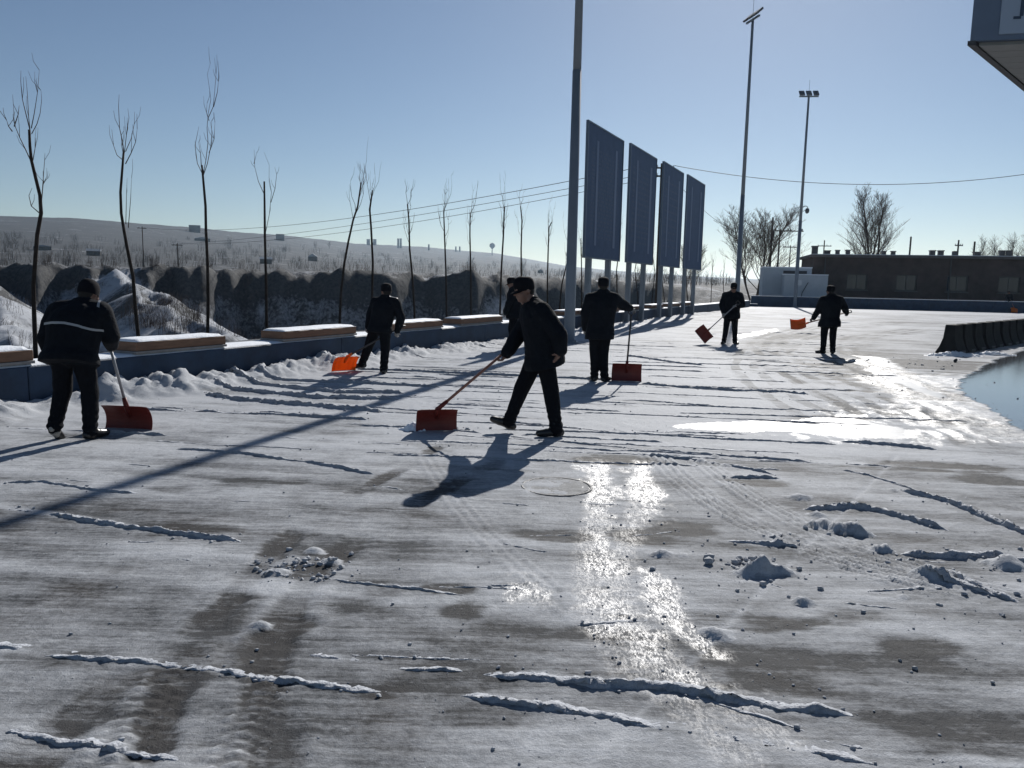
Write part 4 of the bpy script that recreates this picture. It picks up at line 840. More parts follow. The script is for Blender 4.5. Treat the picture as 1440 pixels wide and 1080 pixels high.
upole(51.8, 60, 13.6, 'utility pole beyond the right edge carrying the long wire', ((.9, .3),), .0)
hp = upole(35.9, 110, 11.3, 'taller dark pole of a pair beside the far lamp post', (), 0, r=.17)
mb = MB(); mb.box((37.9, 109.8, 9.45), (2.3, 0, 0), (0, .06, 0), (0, 0, .07)); a = mb.build('crossarm', M['wood'], hp)
for q in (36.3, 38.4, 40.0): mb = MB(); mb.ell((q, 109.8, 9.66), .11, .11, .16, 8, 5); i = mb.build('insulator', M['lamp']); i.parent = a; i.location = -a.location-hp.location
mb = MB(); mb.tube([(35.9, 109.7, 8.5), (35.9, 109.7, 9.5)], .27, 8); mb.build('transformer', M['lamp'], hp)
hq = upole(36.98, 110, 9.7, 'shorter pole of the pair beside the far lamp post', (), 0, r=.14)
hq2 = upole(39.3, 112, 7.6, 'low pole with a crossarm just right of the far lamp post', ((1.1, .25),), 0, r=.1)
upole(49.2, 125, 9.2, 'cross-shaped utility pole above the roof left of the large tree', ((1.1, .9),), 0, r=.12)
upole(46.3, 100, 8.9, 'plain pole standing in front of the large bare tree', (), 0, r=.16)
upole(50.3, 100, 8.35, 'plain leaning-looking pole right of the large bare tree', (), 0, r=.14)
pt = upole(56.4, 100, 8.05, 'pole with a small transformer above the roof', ((.5, .7),), .0, r=.13)
mb = MB(); mb.box((55.95, 99.9, 6.35), (.26, 0, 0), (0, .2, 0), (0, 0, .3)); mb.build('transformer', M['lamp'], pt, bevel=.04)
upole(58.45, 100, 7.9, 'plain pole right of the pole with the transformer', (), 0, r=.15)
def wire(a, b, sag, lab, r=.022, n=40):
    a, b = np.array(a, float), np.array(b, float); pts = [a+(b-a)*t-Z3*sag*4*t*(1-t) for t in np.linspace(0, 1, n)]
    mb = MB(); mb.tube(pts, r, 4); o = mb.build('overhead_wire', M['wire'], smooth=True); return tag(o, lab, 'wire', 'overhead wires')
wire((-80.6, 170, 11.8), (10.1, 59.8, 10.55), 2.2, 'highest of the overhead wires rising from the left to the boards', .026)
wire((-60.2, 140, 7.2), (10.1, 59.8, 9.95), .9, 'middle overhead wire rising from the left to the boards', .022)
wire((-59.5, 140, 7.2), (11.8, 59.9, 9.95), 1.4, 'lowest overhead wire rising from the left to the boards', .022)
wire((11.9, 59.9, 10.55), (51.5, 60, 13.5), 2.35, 'single overhead wire sagging across the sky at the right', .022, 60)
wire((11.6, 59.9, 9.9), (36.3, 109.8, 9.8), 2.4, 'thin overhead wire from behind the boards to the pair of poles', .022)
# ---------------------------------------------------------------- village, factory and scrub across the gully
def houseat(az, ele, w, d, h, roof, wallm, lab, yaw=0.0, r0=60, name='village_house', wins=True, gable=False):
    x, y, z = look(az, ele, r0); e = empty(name, (x, y, z), lab, 'house' if name == 'village_house' else 'building', 'far buildings across the gully')
    ux = np.array([math.cos(yaw-az), math.sin(yaw-az), 0]); uy = np.array([-ux[1], ux[0], 0]); z = z-.12*h; c = np.array([x, y, z])
    mb = MB(); mb.box(c+Z3*(h/2-.3*h), ux*w/2, uy*d/2, Z3*(h/2+.3*h)); mb.build('wall', wallm, e)
    mb = MB()
    if roof > 0:
        ov = .04*w
        if gable: P = [c+Z3*h-uy*(d/2+ov)-ux*(w/2+ov), c+Z3*h-uy*(d/2+ov)+ux*(w/2+ov), c+Z3*(h+roof)-uy*(d/2+ov)]; mb.prism(P, uy*(d+2*ov))
        else: P = [c+Z3*h-ux*(w/2+ov)-uy*(d/2+ov), c+Z3*h-ux*(w/2+ov)+uy*(d/2+ov), c+Z3*(h+roof)-ux*(w/2+ov)]; mb.prism(P, ux*(w+2*ov))
    else: mb.box(c+Z3*(h+.15), ux*(w/2+.2), uy*(d/2+.2), Z3*.148)
    mb.build('roof', M['roofsnow'], e)
    if wins:
        nw = max(2, int(w/3.5))
        for k in range(nw):
            mb = MB(); q = c-uy*(d/2+.02)+ux*(w*((k+.5)/nw-.5))+Z3*h*.55; mb.box(q, ux*.55, uy*.03, Z3*.6); mb.build('window', M['window'], e)
    return e
def AZ_(px, py):
    d = F_+RV*(px-720)/1088+UV*(540-py)/1088; return math.atan2(d.x, d.y), d.z/math.hypot(d.x, d.y)
HS = [(274, 327, 22, 9, 0, 'housedark', 'dark block-shaped building on the skyline behind the third sapling'),
 (285, 339, 30, 3, 2, 'housedark', 'long snow-roofed shed on the hillside below the skyline block'),
 (394, 338, 17, 8, 0, 'housedark', 'flat-roofed block on the skyline right of the fourth sapling'),
 (440, 367, 19, 6, 4, 'housedark', 'house with a white roof on the plateau left of the leaning sapling'),
 (374, 371, 24, 6, 3, 'housedark', 'dark farmhouse at the fourth sapling on the plateau'),
 (60, 353, 30, 4, 2, 'housedark', 'long dark shed on the slope behind the leftmost sapling'),
 (132, 359, 24, 5, 3, 'housedark', 'dark farm building on the slope left of the second sapling'),
 (760, 384, 12, 3, 2, 'housedark', 'far low house seen left of the nearest lamp post')]
house_spots = []
for k, (px, py, w, h, rf_, wm, lab) in enumerate(HS):
    a, e = AZ_(px, py); q_ = look(a, e, 95); s_ = math.hypot(q_[0], q_[1])/1088; houseat(a, e, w*s_*.62, max(5, w*s_*.3), h*s_*1.1, rf_*s_*1.0, M[wm], lab, yaw=random.uniform(-.15, .15), r0=95, gable=(k % 2 == 1)); house_spots.append((q_, w*s_*.62))
def far_tower(px, py, w, h, lab, kind='box'):
    a, e = AZ_(px, py); x, y, z = look(a, e, 400); t = empty('far_tower', (x, y, z), lab, 'tower', 'far towers on the skyline'); rr_ = math.hypot(x, y); s_ = rr_/1088
    w, h = w*s_, h*s_
    if kind == 'ball':
        mb = MB(); mb.tube([(x, y, z-1), (x, y, z+h*.55)], [w*.10, w*.07], 8); mb.build('stem', M['tower'], t, smooth=True)
        mb = MB(); mb.tube([(x, y, z+h*.5), (x, y, z+h*.72), (x, y, z+h*.9), (x, y, z+h)], [w*.12, w*.5, w*.42, w*.08], 12); mb.build('tank', M['tower'], t, smooth=True)
    else:
        mb = MB(); mb.tube([(x, y, z-1), (x, y, z+h*.93)], [w*.5, w*.46], 12); mb.build('shaft', M['tower'], t, smooth=True)
        mb = MB(); mb.tube([(x, y, z+h*.931), (x, y, z+h)], [w*.56, w*.52], 12); mb.build('cap', M['tower'], t, smooth=True)
far_tower(560, 349, 3, 13, 'left one of the two tall far towers on the skyline')
far_tower(563.5, 349, 3, 13, 'right one of the two tall far towers on the skyline')
far_tower(603, 352, 2.5, 8, 'single short far tower between the seventh and eighth saplings')
far_tower(641, 354, 2.2, 7, 'left one of a pair of small far towers')
far_tower(646.5, 354, 2.2, 7, 'right one of a pair of small far towers')
far_tower(692, 359, 8, 17, 'far mushroom-shaped water tower on the skyline', 'ball')
far_tower(518, 345, 5, 8, 'left silo of the far factory behind the sixth sapling')
far_tower(527, 345, 5, 8, 'right silo of the far factory behind the sixth sapling')

# scrub, orchards and thickets: twiggy masses nobody could count
def scrub(name, spots, lab, seed, mat_):
    rnd = random.Random(seed); V_ = []; F2 = []
    for (x, y, z, h, n) in spots:
        for k in range(n):
            bx = x+rnd.gauss(0, h*.28); by = y+rnd.gauss(0, h*.28); a = rnd.uniform(0, math.pi); lean = rnd.gauss(0, .22); L = h*rnd.uniform(.45, 1); w = h*rnd.uniform(.008, .018)
            tx = bx+math.cos(a)*lean*L; ty = by+math.sin(a)*lean*L; b = len(V_); c_, s_ = math.cos(a)*w, math.sin(a)*w
            V_ += [(bx-c_, by-s_, z-.2), (bx+c_, by+s_, z-.2), (tx+c_*.3, ty+s_*.3, z+L), (tx-c_*.3, ty-s_*.3, z+L)]; F2.append((b, b+1, b+2, b+3))
            for q in range(3):
                f = rnd.uniform(.3, .9); px_, py_, pz_ = bx+(tx-bx)*f, by+(ty-by)*f, z+L*f; a2 = rnd.uniform(0, 2*math.pi); l = L*rnd.uniform(.15, .35); b = len(V_); w2 = w*.55
                ex, ey, ez = px_+math.cos(a2)*l*.6, py_+math.sin(a2)*l*.6, pz_+l
                V_ += [(px_, py_, pz_-w2), (px_, py_, pz_+w2*2), (ex, ey, ez), (ex+w2*.5, ey, ez-w2)]; F2.append((b, b+1, b+2, b+3))
    o = mesh_np(name, np.array(V_), np.array(F2), mat_, smooth=False); tag(o, lab, None, None, 'stuff'); return o
rnd = random.Random(77); spots = []
for k in range(620):                           # plateau and hillside
    px = rnd.uniform(-20, 1030); base = np.interp(px, [0, 300, 560, 700, 850, 1030], [374, 377, 383, 388, 396, 402]); top = np.interp(px, [0, 300, 560, 700, 850, 1030], [330, 345, 352, 362, 384, 396])
    py = base-(base-top)*rnd.random()**1.5; a, e = AZ_(px, py); x, y, z = look(a, e, 95); r_ = math.hypot(x, y)
    if r_ > 1600: continue
    spots.append((x, y, z, min(9, rnd.uniform(.7, 1.5) if r_ < 175 else rnd.uniform(2.5, 5.5)*(.45+r_/600)), 16 if r_ < 400 else 10))
for (hx, hy, hz_), hw_ in house_spots:
    for k in range(9):
        bx_ = hx+rnd.uniform(-1.0, 1.0)*hw_; by_ = hy-rnd.uniform(.1, .5)*hw_; spots.append((bx_, by_, th(bx_, by_), rnd.uniform(.12, .3)*hw_, 12))
scrub('distant_scrub', spots, 'hazy brown scrub and bare orchards scattered over the far plateau and hillside', 1, M['twig'])
spots = []
for k in range(520):                           # gully slopes
    s_ = rnd.uniform(12, 120); t_ = rnd.uniform(9, 80); p = W(s_, t_); z = th(p[0], p[1]); spots.append((p[0], p[1], z, rnd.uniform(.5, 1.5), 12))
for k in range(110):
    a, e = AZ_(rnd.uniform(180, 290), rnd.uniform(425, 470)); x, y, z = look(a, e, 22); spots.append((x, y, z, rnd.uniform(.5, 1.3), 14))
scrub('gully_brush', spots, 'dry brush and weeds on the gully slopes beyond the wall', 2, M['twig'])
for k, (px, py, h) in enumerate([(443, 352, 9), (463, 350, 10), (545, 372, 8), (660, 378, 8), (735, 388, 7), (20, 352, 10), (322, 352, 9)]):
    a, e = AZ_(px, py); x, y, z = look(a, e, 150); r_ = math.hypot(x, y); H_ = min(14, 22*r_/1088)
    nm = ['first of two bare trees by the house left of the leaning sapling', 'second of two bare trees by the house left of the leaning sapling', 'bare tree on the plateau right of the sixth sapling', 'bushy bare tree on the plateau at the ninth sapling', 'bare tree on the plateau at the eleventh sapling', 'bare tree on the slope at the left edge', 'bare tree on the slope just right of the third sapling'][k]
    bare_tree((x, y, z), H_, 1.2, nm, 60+k, stems=2, thick=.011*H_, levels=3, dens=.8)

# ---------------------------------------------------------------- crumbs of snow along the windrows
rc = np.random.RandomState(9); pts = []
for p, h, w in crumb_seeds:
    p = np.array(p); L = np.hypot(*np.diff(p, axis=0).T); n = int(L.sum()*(14 if h > .018 else 6)); cum = np.concatenate([[0], np.cumsum(L)])
    for q in range(n):
        d = rc.rand()*cum[-1]; c = np.array([np.interp(d, cum, p[:, 0]), np.interp(d, cum, p[:, 1])])+rc.randn(2)*w*np.array([1, 1.1]); pts.append((c[0], c[1], (.003+.009*rc.rand()**3)*(1.4 if h > .03 else 1)))
def cluster(px, n, sx, sy, smin, smax):
    for q in range(n): pts.append((px[0]+rc.randn()*sx, px[1]+rc.randn()*sy, smin+(smax-smin)*rc.rand()**3))
cluster((-1.13, 4.15), 110, .16, .11, .004, .018); cluster((2.2, 4.4), 90, .7, .3, .004, .018); cluster((1.5, 4.25), 30, .2, .12, .005, .02); cluster((.85, 5.0), 60, .3, .6, .003, .010); cluster((.7, 3.4), 60, .4, .35, .003, .009)
cluster((2.0, 3.6), 50, .6, .4, .003, .012); cluster((6.6, 13), 50, 1.2, 1.6, .005, .018); cluster((8.7, 17.2), 60, .9, .8, .006, .025); cluster((1.35, 4.32), 25, .12, .05, .008, .03)
cluster((-.75, 8.35), 50, .2, .08, .006, .022)
for q in range(600): yy = 2.2+rc.rand()**1.5*12; pts.append((rc.uniform(-.66, .66)*yy, yy, .002+.007*rc.rand()**4))
ico = np.array([(-1, 1.618, 0), (1, 1.618, 0), (-1, -1.618, 0), (1, -1.618, 0), (0, -1, 1.618), (0, 1, 1.618), (0, -1, -1.618), (0, 1, -1.618), (1.618, 0, -1), (1.618, 0, 1), (-1.618, 0, -1), (-1.618, 0, 1)])/1.9
icf = np.array([(0, 11, 5), (0, 5, 1), (0, 1, 7), (0, 7, 10), (0, 10, 11), (1, 5, 9), (5, 11, 4), (11, 10, 2), (10, 7, 6), (7, 1, 8), (3, 9, 4), (3, 4, 2), (3, 2, 6), (3, 6, 8), (3, 8, 9), (4, 9, 5), (2, 4, 11), (6, 2, 10), (8, 6, 7), (9, 8, 1)])
VV = []; FF = []
for k, (cx, cy, r_) in enumerate(pts):
    if (cx-OV[0])*NV[0]+cy*NV[1] > -.05: continue
    v = ico*(1+.35*rc.randn(12, 1)*.6)*r_*np.array([1.15, 1.15, .8]); VV.append(v+np.array([cx, cy, ground_z(cx, cy)+r_*.45])); FF.append(icf+12*(len(VV)-1))
cr = mesh_np('snow_crumbs', np.concatenate(VV), np.concatenate(FF), M['crumb'], smooth=False); tag(cr, 'loose crumbs and clods of snow scattered over the swept ground', None, None, 'stuff')
vs = ico*(1+.22*rc.randn(12, 1))*.055; mb = MB(); mb.add(vs+np.array([10.05, 17.5, .045]), [tuple(f) for f in icf]); o = mb.build('stone', M['pipe'], bevel=.01, smooth=True); tag(o, 'small dark lump of stone on the wet ice below the barriers', 'stone')
# ---------------------------------------------------------------- people
def vn3(P, seed=0):
    x, y, z = P.T; return (vn(x+z*.73, y-z*.41, seed)+vn(y+x*.37+5, z+x*.21, seed+3)+vn(z-y*.3+9, x+y*.52, seed+7))/3
def orient(fwd):
    f = unit((fwd[0], fwd[1], 0)); r = np.array([f[1], -f[0], 0]); return f, r
class Body:
    def __init__(s): s.prims = []
    def cap(s, a, b, ra, rb, cls): s.prims.append(('c', np.array(a, float), np.array(b, float), ra, rb, cls))
    def ell(s, c, r, A, cls): s.prims.append(('e', np.array(c, float), np.array(r, float), np.array(A, float), cls))
    def loft(s, rings, cls): s.prims.append(('l', rings, cls))     # rings: centre, side vector, front vector
    def mesh(s):
        mb = MB()
        for p in s.prims:
            if p[0] == 'c':
                _, a, b, ra, rb, _c = p; d = b-a; L = np.linalg.norm(d); d = d/(L+1e-9); pts = []; rad = []
                for t in (-.98, -.8, -.45): pts.append(a+d*ra*t); rad.append(ra*math.sqrt(1-t*t))
                pts += [a, b]; rad += [ra, rb]
                for t in (.45, .8, .98): pts.append(b+d*rb*t); rad.append(rb*math.sqrt(1-t*t))
                mb.tube(pts, rad, 12)
            elif p[0] == 'e': mb.ell(p[1], *p[2], 14, 10, ax=p[3])
            else:
                rings = p[1]; n = 20; vs = []; fs = []
                for c, sx, fy in rings:
                    for k in range(n):
                        t = 2*math.pi*k/n; ct, st_ = math.cos(t), math.sin(t); e = .86
                        vs.append(c+sx*np.sign(ct)*abs(ct)**e+fy*np.sign(st_)*abs(st_)**e)
                for i in range(len(rings)-1):
                    for k in range(n): fs.append((i*n+k, i*n+(k+1) % n, (i+1)*n+(k+1) % n, (i+1)*n+k))
                fs.append(tuple(range(n-1, -1, -1))); fs.append(tuple((len(rings)-1)*n+k for k in range(n))); mb.add(vs, fs)
        return mb
    def classify(s, P):
        best = np.full(len(P), 1e9); cls = np.zeros(len(P), int)
        for p in s.prims:
            if p[0] == 'c':
                _, a, b, ra, rb, c = p; d = b-a; t = np.clip(((P-a)@d)/(d@d+1e-12), 0, 1); q = np.linalg.norm(P-a-t[:, None]*d, axis=1)-(ra+(rb-ra)*t)
            elif p[0] == 'e':
                _, c0_, r_, A, c = p; l = (P-c0_)@A.T; q = (np.linalg.norm(l/r_, axis=1)-1)*r_.min()
            else:
                _, rings, c = p; q = np.full(len(P), 1e9)
                for (c1, s1, f1), (c2, s2, f2) in zip(rings[:-1], rings[1:]):
                    d = c2-c1; t = np.clip(((P-c1)@d)/(d@d+1e-12), 0, 1); cc = c1+t[:, None]*d; rs1, rf1 = np.linalg.norm(s1), np.linalg.norm(f1); rs2, rf2 = np.linalg.norm(s2), np.linalg.norm(f2)
                    l = P-cc; a_ = rs1+(rs2-rs1)*t; b_ = rf1+(rf2-rf1)*t; u = (l@unit(s1))/a_; v = (l@unit(f1))/b_; w = (l@unit(d))
                    rad_ = (np.hypot(u, v)-1)*np.minimum(a_, b_); q = np.minimum(q, np.where((t <= 0) | (t >= 1), np.hypot(np.maximum(rad_, 0), w), rad_))
            k = q < best; best = np.where(k, q, best); cls = np.where(k, c, cls)
        return cls
JK, TR, SK, SH, GL, HR, SO = range(7)
def hand(b, wrist, direction, palm_n, grip=True, cls=GL, left=False, s=1.0):
    """palm, four fingers of different length with two bends and a thumb from the side of the palm"""
    d = unit(direction); n_ = unit(np.array(palm_n)-d*np.dot(palm_n, d)); side = np.cross(d, n_)*(1 if left else -1)
    w = np.array(wrist); pc = w+d*.055*s
    b.cap(w-d*.01, w+d*.04*s, .030*s, .032*s, cls)
    for q in (-.024, -.008, .008, .024): b.cap(w+d*.03*s+side*q*s, w+d*.085*s+side*q*1.15*s, .016*s, .013*s, cls)
    for q, L in zip((-.030, -.010, .010, .030), (.075, .085, .080, .062)):
        k0 = w+d*.09*s+side*q*s; c1, c2 = (1.0, 1.9) if grip else (.35, .75)
        d1 = d*math.cos(c1*.8)+n_*math.sin(c1*.8); k1 = k0+d1*L*.5*s; d2 = d*math.cos(c2)+n_*math.sin(c2); k2 = k1+d2*L*.5*s
        b.cap(k0, k1, .0115*s, .0105*s, cls); b.cap(k1, k2, .0105*s, .009*s, cls)
    t0 = w+d*.03*s+side*-.034*s; t1 = t0+(d*.35-side*.5+n_*.6)*.042*s; t2 = t1+(d*.55+n_*.75+side*.15)*.034*s
    b.cap(t0, t1, .015*s, .013*s, cls); b.cap(t1, t2, .013*s, .010*s, cls)
def make_person(base, J, facing, label, voxel=.010, headf=None, headpitch=0.0, bulk=1.0, hem=.16, hemw=1.12, gloves=True, jacketm='jacket', cap='peaked', stripes=(), feet=None, hands=None, solepale=False, coat_len=0.0):
    """J: joints, offsets in metres from base along world X, Y, Z. L and R are the person's own sides."""
    B = np.array(base, float); j = {k: B+np.array(v, float) for k, v in J.items()}
    f, r = orient(facing); hf, hr = orient(headf or facing)
    b = Body()
    pe, ch, nk, hd = j['pelvis'], j['chest'], j['neck'], j['head']
    sr = unit(np.array(j['sR'])-np.array(j['sL'])); up = unit(nk-pe); fr = unit(np.cross(up, sr)); 
    if np.dot(fr, f) < 0: fr = -fr
    K = bulk
    rings = []
    down = unit(pe-ch)
    hm = pe+down*hem
    for c, a, d_ in ((hm, .205*hemw, .165*hemw), (pe+down*hem*.5, .205*hemw*.99, .165*hemw), (pe, .205, .158), (pe+(ch-pe)*.45, .205, .155), (ch, .222, .160), (ch+(nk-ch)*.45, .215, .145), (ch+(nk-ch)*.78, .16, .115), (nk, .085, .085), (nk+unit(hd-nk)*.03, .078, .082)):
        rings.append((np.array(c), sr*a*K, fr*d_*K))
    b.loft(rings, JK)
    for S in ('L', 'R'):
        s_, e_, w_ = j['s'+S], j['e'+S], j['w'+S]
        b.cap(nk+(s_-nk)*.35-up*.02, s_, .085*K, .090*K, JK)
        b.cap(s_, e_, .092*K, .074*K, JK); b.cap(e_, w_, .076*K, .058*K, JK)
        dr = unit(w_-e_); b.cap(w_-dr*.03, w_, .056*K, .054*K, JK)
        hp, kn, an = j['h'+S], j['k'+S], j['a'+S]
        b.cap(hp+Z3*.05, hp, .11, .115, TR); b.cap(hp, kn, .112, .083, TR); b.cap(kn, an, .083, .066, TR); dn = unit(an-kn); b.cap(an-dn*.06, an+dn*.005, .070, .072, TR)
        ft = unit(np.array((feet or {}).get(S, tuple(f)), float)); lat = unit(np.cross(ft, Z3)); hl = an-Z3*.035-ft*.045
        b.cap(an-Z3*.01, an-Z3*.04, .052, .054, SH); b.cap(hl-Z3*.005, an+ft*.10-Z3*.042, .043, .046, SH); b.cap(an+ft*.10-Z3*.046, an+ft*.185-Z3*.052, .046, .036, SH)
        hh = (hands or {}).get(S, {}); hand(b, w_+dr*.01, hh.get('d', dr), hh.get('n', fr), hh.get('grip', True), GL if gloves else SK, S == 'L')
    b.cap((j['hL']+j['hR'])/2, pe, .14, .15, TR)
    # head
    cp, sp = math.cos(headpitch), math.sin(headpitch); hz = Z3*cp+hf*sp; hy = hf*cp-Z3*sp; A = np.array([hr, hy, hz])
    HP = lambda x, y, z: hd+hr*x+hy*y+hz*z
    b.cap(nk-unit(hd-nk)*.04, hd-hz*.05-hy*.02, .062, .058, SK)
    b.ell(HP(0, -.005, .02), (.077, .098, .100), A, SK); b.ell(HP(0, .022, -.045), (.062, .075, .075), A, SK)
    b.cap(HP(0, .055, -.088), HP(0, .07, -.086), .028, .024, SK)
    b.cap(HP(0, .092, .012), HP(0, .112, -.022), .011, .015, SK); b.cap(HP(-.03, .082, .028), HP(.03, .082, .028), .014, .014, SK)
    b.cap(HP(-.02, .088, -.055), HP(.02, .088, -.055), .010, .010, SK)
    for q in (-1, 1):
        b.ell(HP(.078*q, -.012, -.005), (.012, .022, .033), A, SK); b.cap(HP(.040*q, .066, -.02), HP(.046*q, .05, -.03), .026, .026, SK)
    b.ell(HP(0, -.038, .038), (.081, .082, .090), A, HR); b.ell(HP(0, -.060, -.01), (.070, .050, .070), A, HR)
    # collar
    b.cap(nk+unit(hd-nk)*.015-fr*.03-sr*.045, nk+unit(hd-nk)*.015-fr*.03+sr*.045, .055, .055, JK); b.cap(nk+fr*.04-sr*.04-Z3*.01, nk-fr*.02-sr*.07+Z3*.01, .030, .036, JK); b.cap(nk+fr*.04+sr*.04-Z3*.01, nk-fr*.02+sr*.07+Z3*.01, .040, .042, JK)
    per = empty('person', tuple(B), label, 'person', 'workers clearing snow')
    src = b.mesh(); me = bpy.data.meshes.new('src'); me.from_pydata(src.v, [], src.f)
    bm = bmesh.new(); bm.from_mesh(me); bmesh.ops.recalc_face_normals(bm, faces=bm.faces); bm.to_mesh(me); bm.free()
    tmp = bpy.data.objects.new('tmp', me); C.objects.link(tmp)
    md = tmp.modifiers.new('r', 'REMESH'); md.mode = 'VOXEL'; md.voxel_size = voxel
    ms = tmp.modifiers.new('s', 'SMOOTH'); ms.factor = .5; ms.iterations = 3
    dg = bpy.context.evaluated_depsgraph_get(); me2 = bpy.data.meshes.new_from_object(tmp.evaluated_get(dg)); bpy.data.objects.remove(tmp)
    nv = len(me2.vertices); P = np.zeros(nv*3, np.float32); me2.vertices.foreach_get('co', P); P = P.reshape(-1, 3).astype(float)
    Nn = np.zeros(nv*3, np.float32); me2.vertices.foreach_get('normal', Nn); Nn = Nn.reshape(-1, 3)
    cv = b.classify(P)
    amp = np.where(cv == JK, .026, np.where(cv == TR, .020, 0.0))
    Q = (P-B); wr = (vn3(Q*np.array([9, 9, 6.5]), 5)-.5)*1.0+(vn3(Q*np.array([20, 20, 15]), 9)-.5)*.55
    lowleg = np.clip((.35-Q[:, 2])/.3, 0, 1)*(cv == TR); wr = wr+lowleg*.35*np.sin(Q[:, 2]*85+vn3(Q*8, 3)*7)
    P = P+Nn*(amp*wr)[:, None]
    # soles flat on the ground
    P[:, 2] = np.where((cv == SH) & (P[:, 2] < B[2]+.004), B[2]+.004, P[:, 2])
    me2.vertices.foreach_set('co', P.astype(np.float32).ravel())
    npoly = len(me2.polygons); ls = np.zeros(npoly, np.int32); me2.polygons.foreach_get('loop_start', ls); lv = np.zeros(len(me2.loops), np.int32); me2.loops.foreach_get('vertex_index', lv)
    fc = cv[lv[ls]]
    if solepale: fc = np.where((fc == SH) & (P[lv[ls]][:, 0] < B[0]-.05) & (P[lv[ls]][:, 1] < j['aL'][1]+.02), SO, fc)
    me2.materials.clear()
    for k in (M[jacketm], M['trousers'], M['skin'], M['shoe'], M['glove'], M['hair'], M['sole']): me2.materials.append(k)
    me2.polygons.foreach_set('material_index', fc.astype(np.int32)); me2.polygons.foreach_set('use_smooth', np.ones(npoly, bool)); me2.name = 'body'; me2.update()
    bo = bpy.data.objects.new('body', me2); C.objects.link(bo); bo.parent = per; bo.location = -Vector(B)
    # reflective tape: ribbons laid onto the jacket
    if stripes:
        from mathutils.bvhtree import BVHTree
        tree = BVHTree.FromPolygons([tuple(q) for q in P], [tuple(pl.vertices) for pl in me2.polygons])
        for pts_, dr_, wv_ in stripes:
            A_ = np.array(pts_, float); n_ = 40; tt_ = np.linspace(0, len(A_)-1, n_); cur = np.stack([np.interp(tt_, np.arange(len(A_)), A_[:, i]) for i in range(3)], -1)
            dd_ = unit(dr_); vs = []
            for c in cur:
                for sg in (-1, 0, 1):
                    hit = tree.ray_cast(Vector(B+c+np.array(wv_)*sg-dd_*.8), Vector(dd_)); vs.append((np.array(hit[0])+np.array(hit[1])*.006) if hit[0] is not None else None)
            fs = []
            for a in range(n_-1):
                for sg in range(2):
                    ids = (a*3+sg, a*3+sg+1, a*3+sg+4, a*3+sg+3)
                    if all(vs[q] is not None for q in ids) and max(np.linalg.norm(vs[ids[0]]-vs[q]) for q in ids) < .08: fs.append(ids)
            if fs: mesh_np('reflective_stripe', np.array([v if v is not None else B for v in vs]), np.array(fs), M['stripe'], per)
    # cap
    if cap:
        mb = MB(); n = 20; vs = []; fs = []
        pr = [(1.03, -.005), (1.07, .03), (1.09, .06), (1.05, .095), (.85, .122), (.5, .136), (.12, .140)] if cap == 'peaked' else [(1.06, -.02), (1.10, .02), (1.06, .07), (.86, .112), (.5, .134), (.1, .142)]
        for q, z_ in pr:
            for k in range(n): t = 2*math.pi*k/n; vs.append(HP(.084*q*math.cos(t), -.012+.103*q*math.sin(t), z_+.004+(.008*math.sin(t) if cap == 'peaked' else 0)))
        for i in range(len(pr)-1):
            for k in range(n): fs.append((i*n+k, i*n+(k+1) % n, (i+1)*n+(k+1) % n, (i+1)*n+k))
        fs.append(tuple((len(pr)-1)*n+k for k in range(n))); mb.add(vs, fs); co = mb.build('cap', M['cap'], per, smooth=True)
        if cap == 'peaked':
            mb = MB(); m = 12; vs = []; fs = []
            for i, (q, e) in enumerate(((1.0, 0), (1.0, .03), (1.0, .062))):
                for k in range(m+1):
                    t = math.pi*(.12+.76*k/m); ex = e*math.sin(math.pi*k/m)**.6
                    for dz in (.004, -.002): vs.append(HP((.088+ex*.25)*math.cos(t), -.012+(.108+ex)*math.sin(t), .012+dz-.35*ex))
            for i in range(2):
                for k in range(m):
                    a_ = (i*(m+1)+k)*2; c_ = ((i+1)*(m+1)+k)*2; fs += [(a_, a_+2, c_+2, c_), (a_+1, c_+1, c_+3, a_+3)]
            a_ = 2*(m+1)*2
            for k in range(m): fs.append((a_+2*k, a_+2*k+2, a_+2*k+3, a_+2*k+1))
            mb.add(vs, fs); po = mb.build('peak', M['cap'], smooth=True); po.parent = co; po.location = -co.location-per.location
    for q in (-1, 1):
        mb = MB(); mb.ell(HP(.030*q, .079, .006), .012, .008, .009, 8, 6, ax=A); mb.build('eye', M['hair'], per, smooth=True)
    return per, j
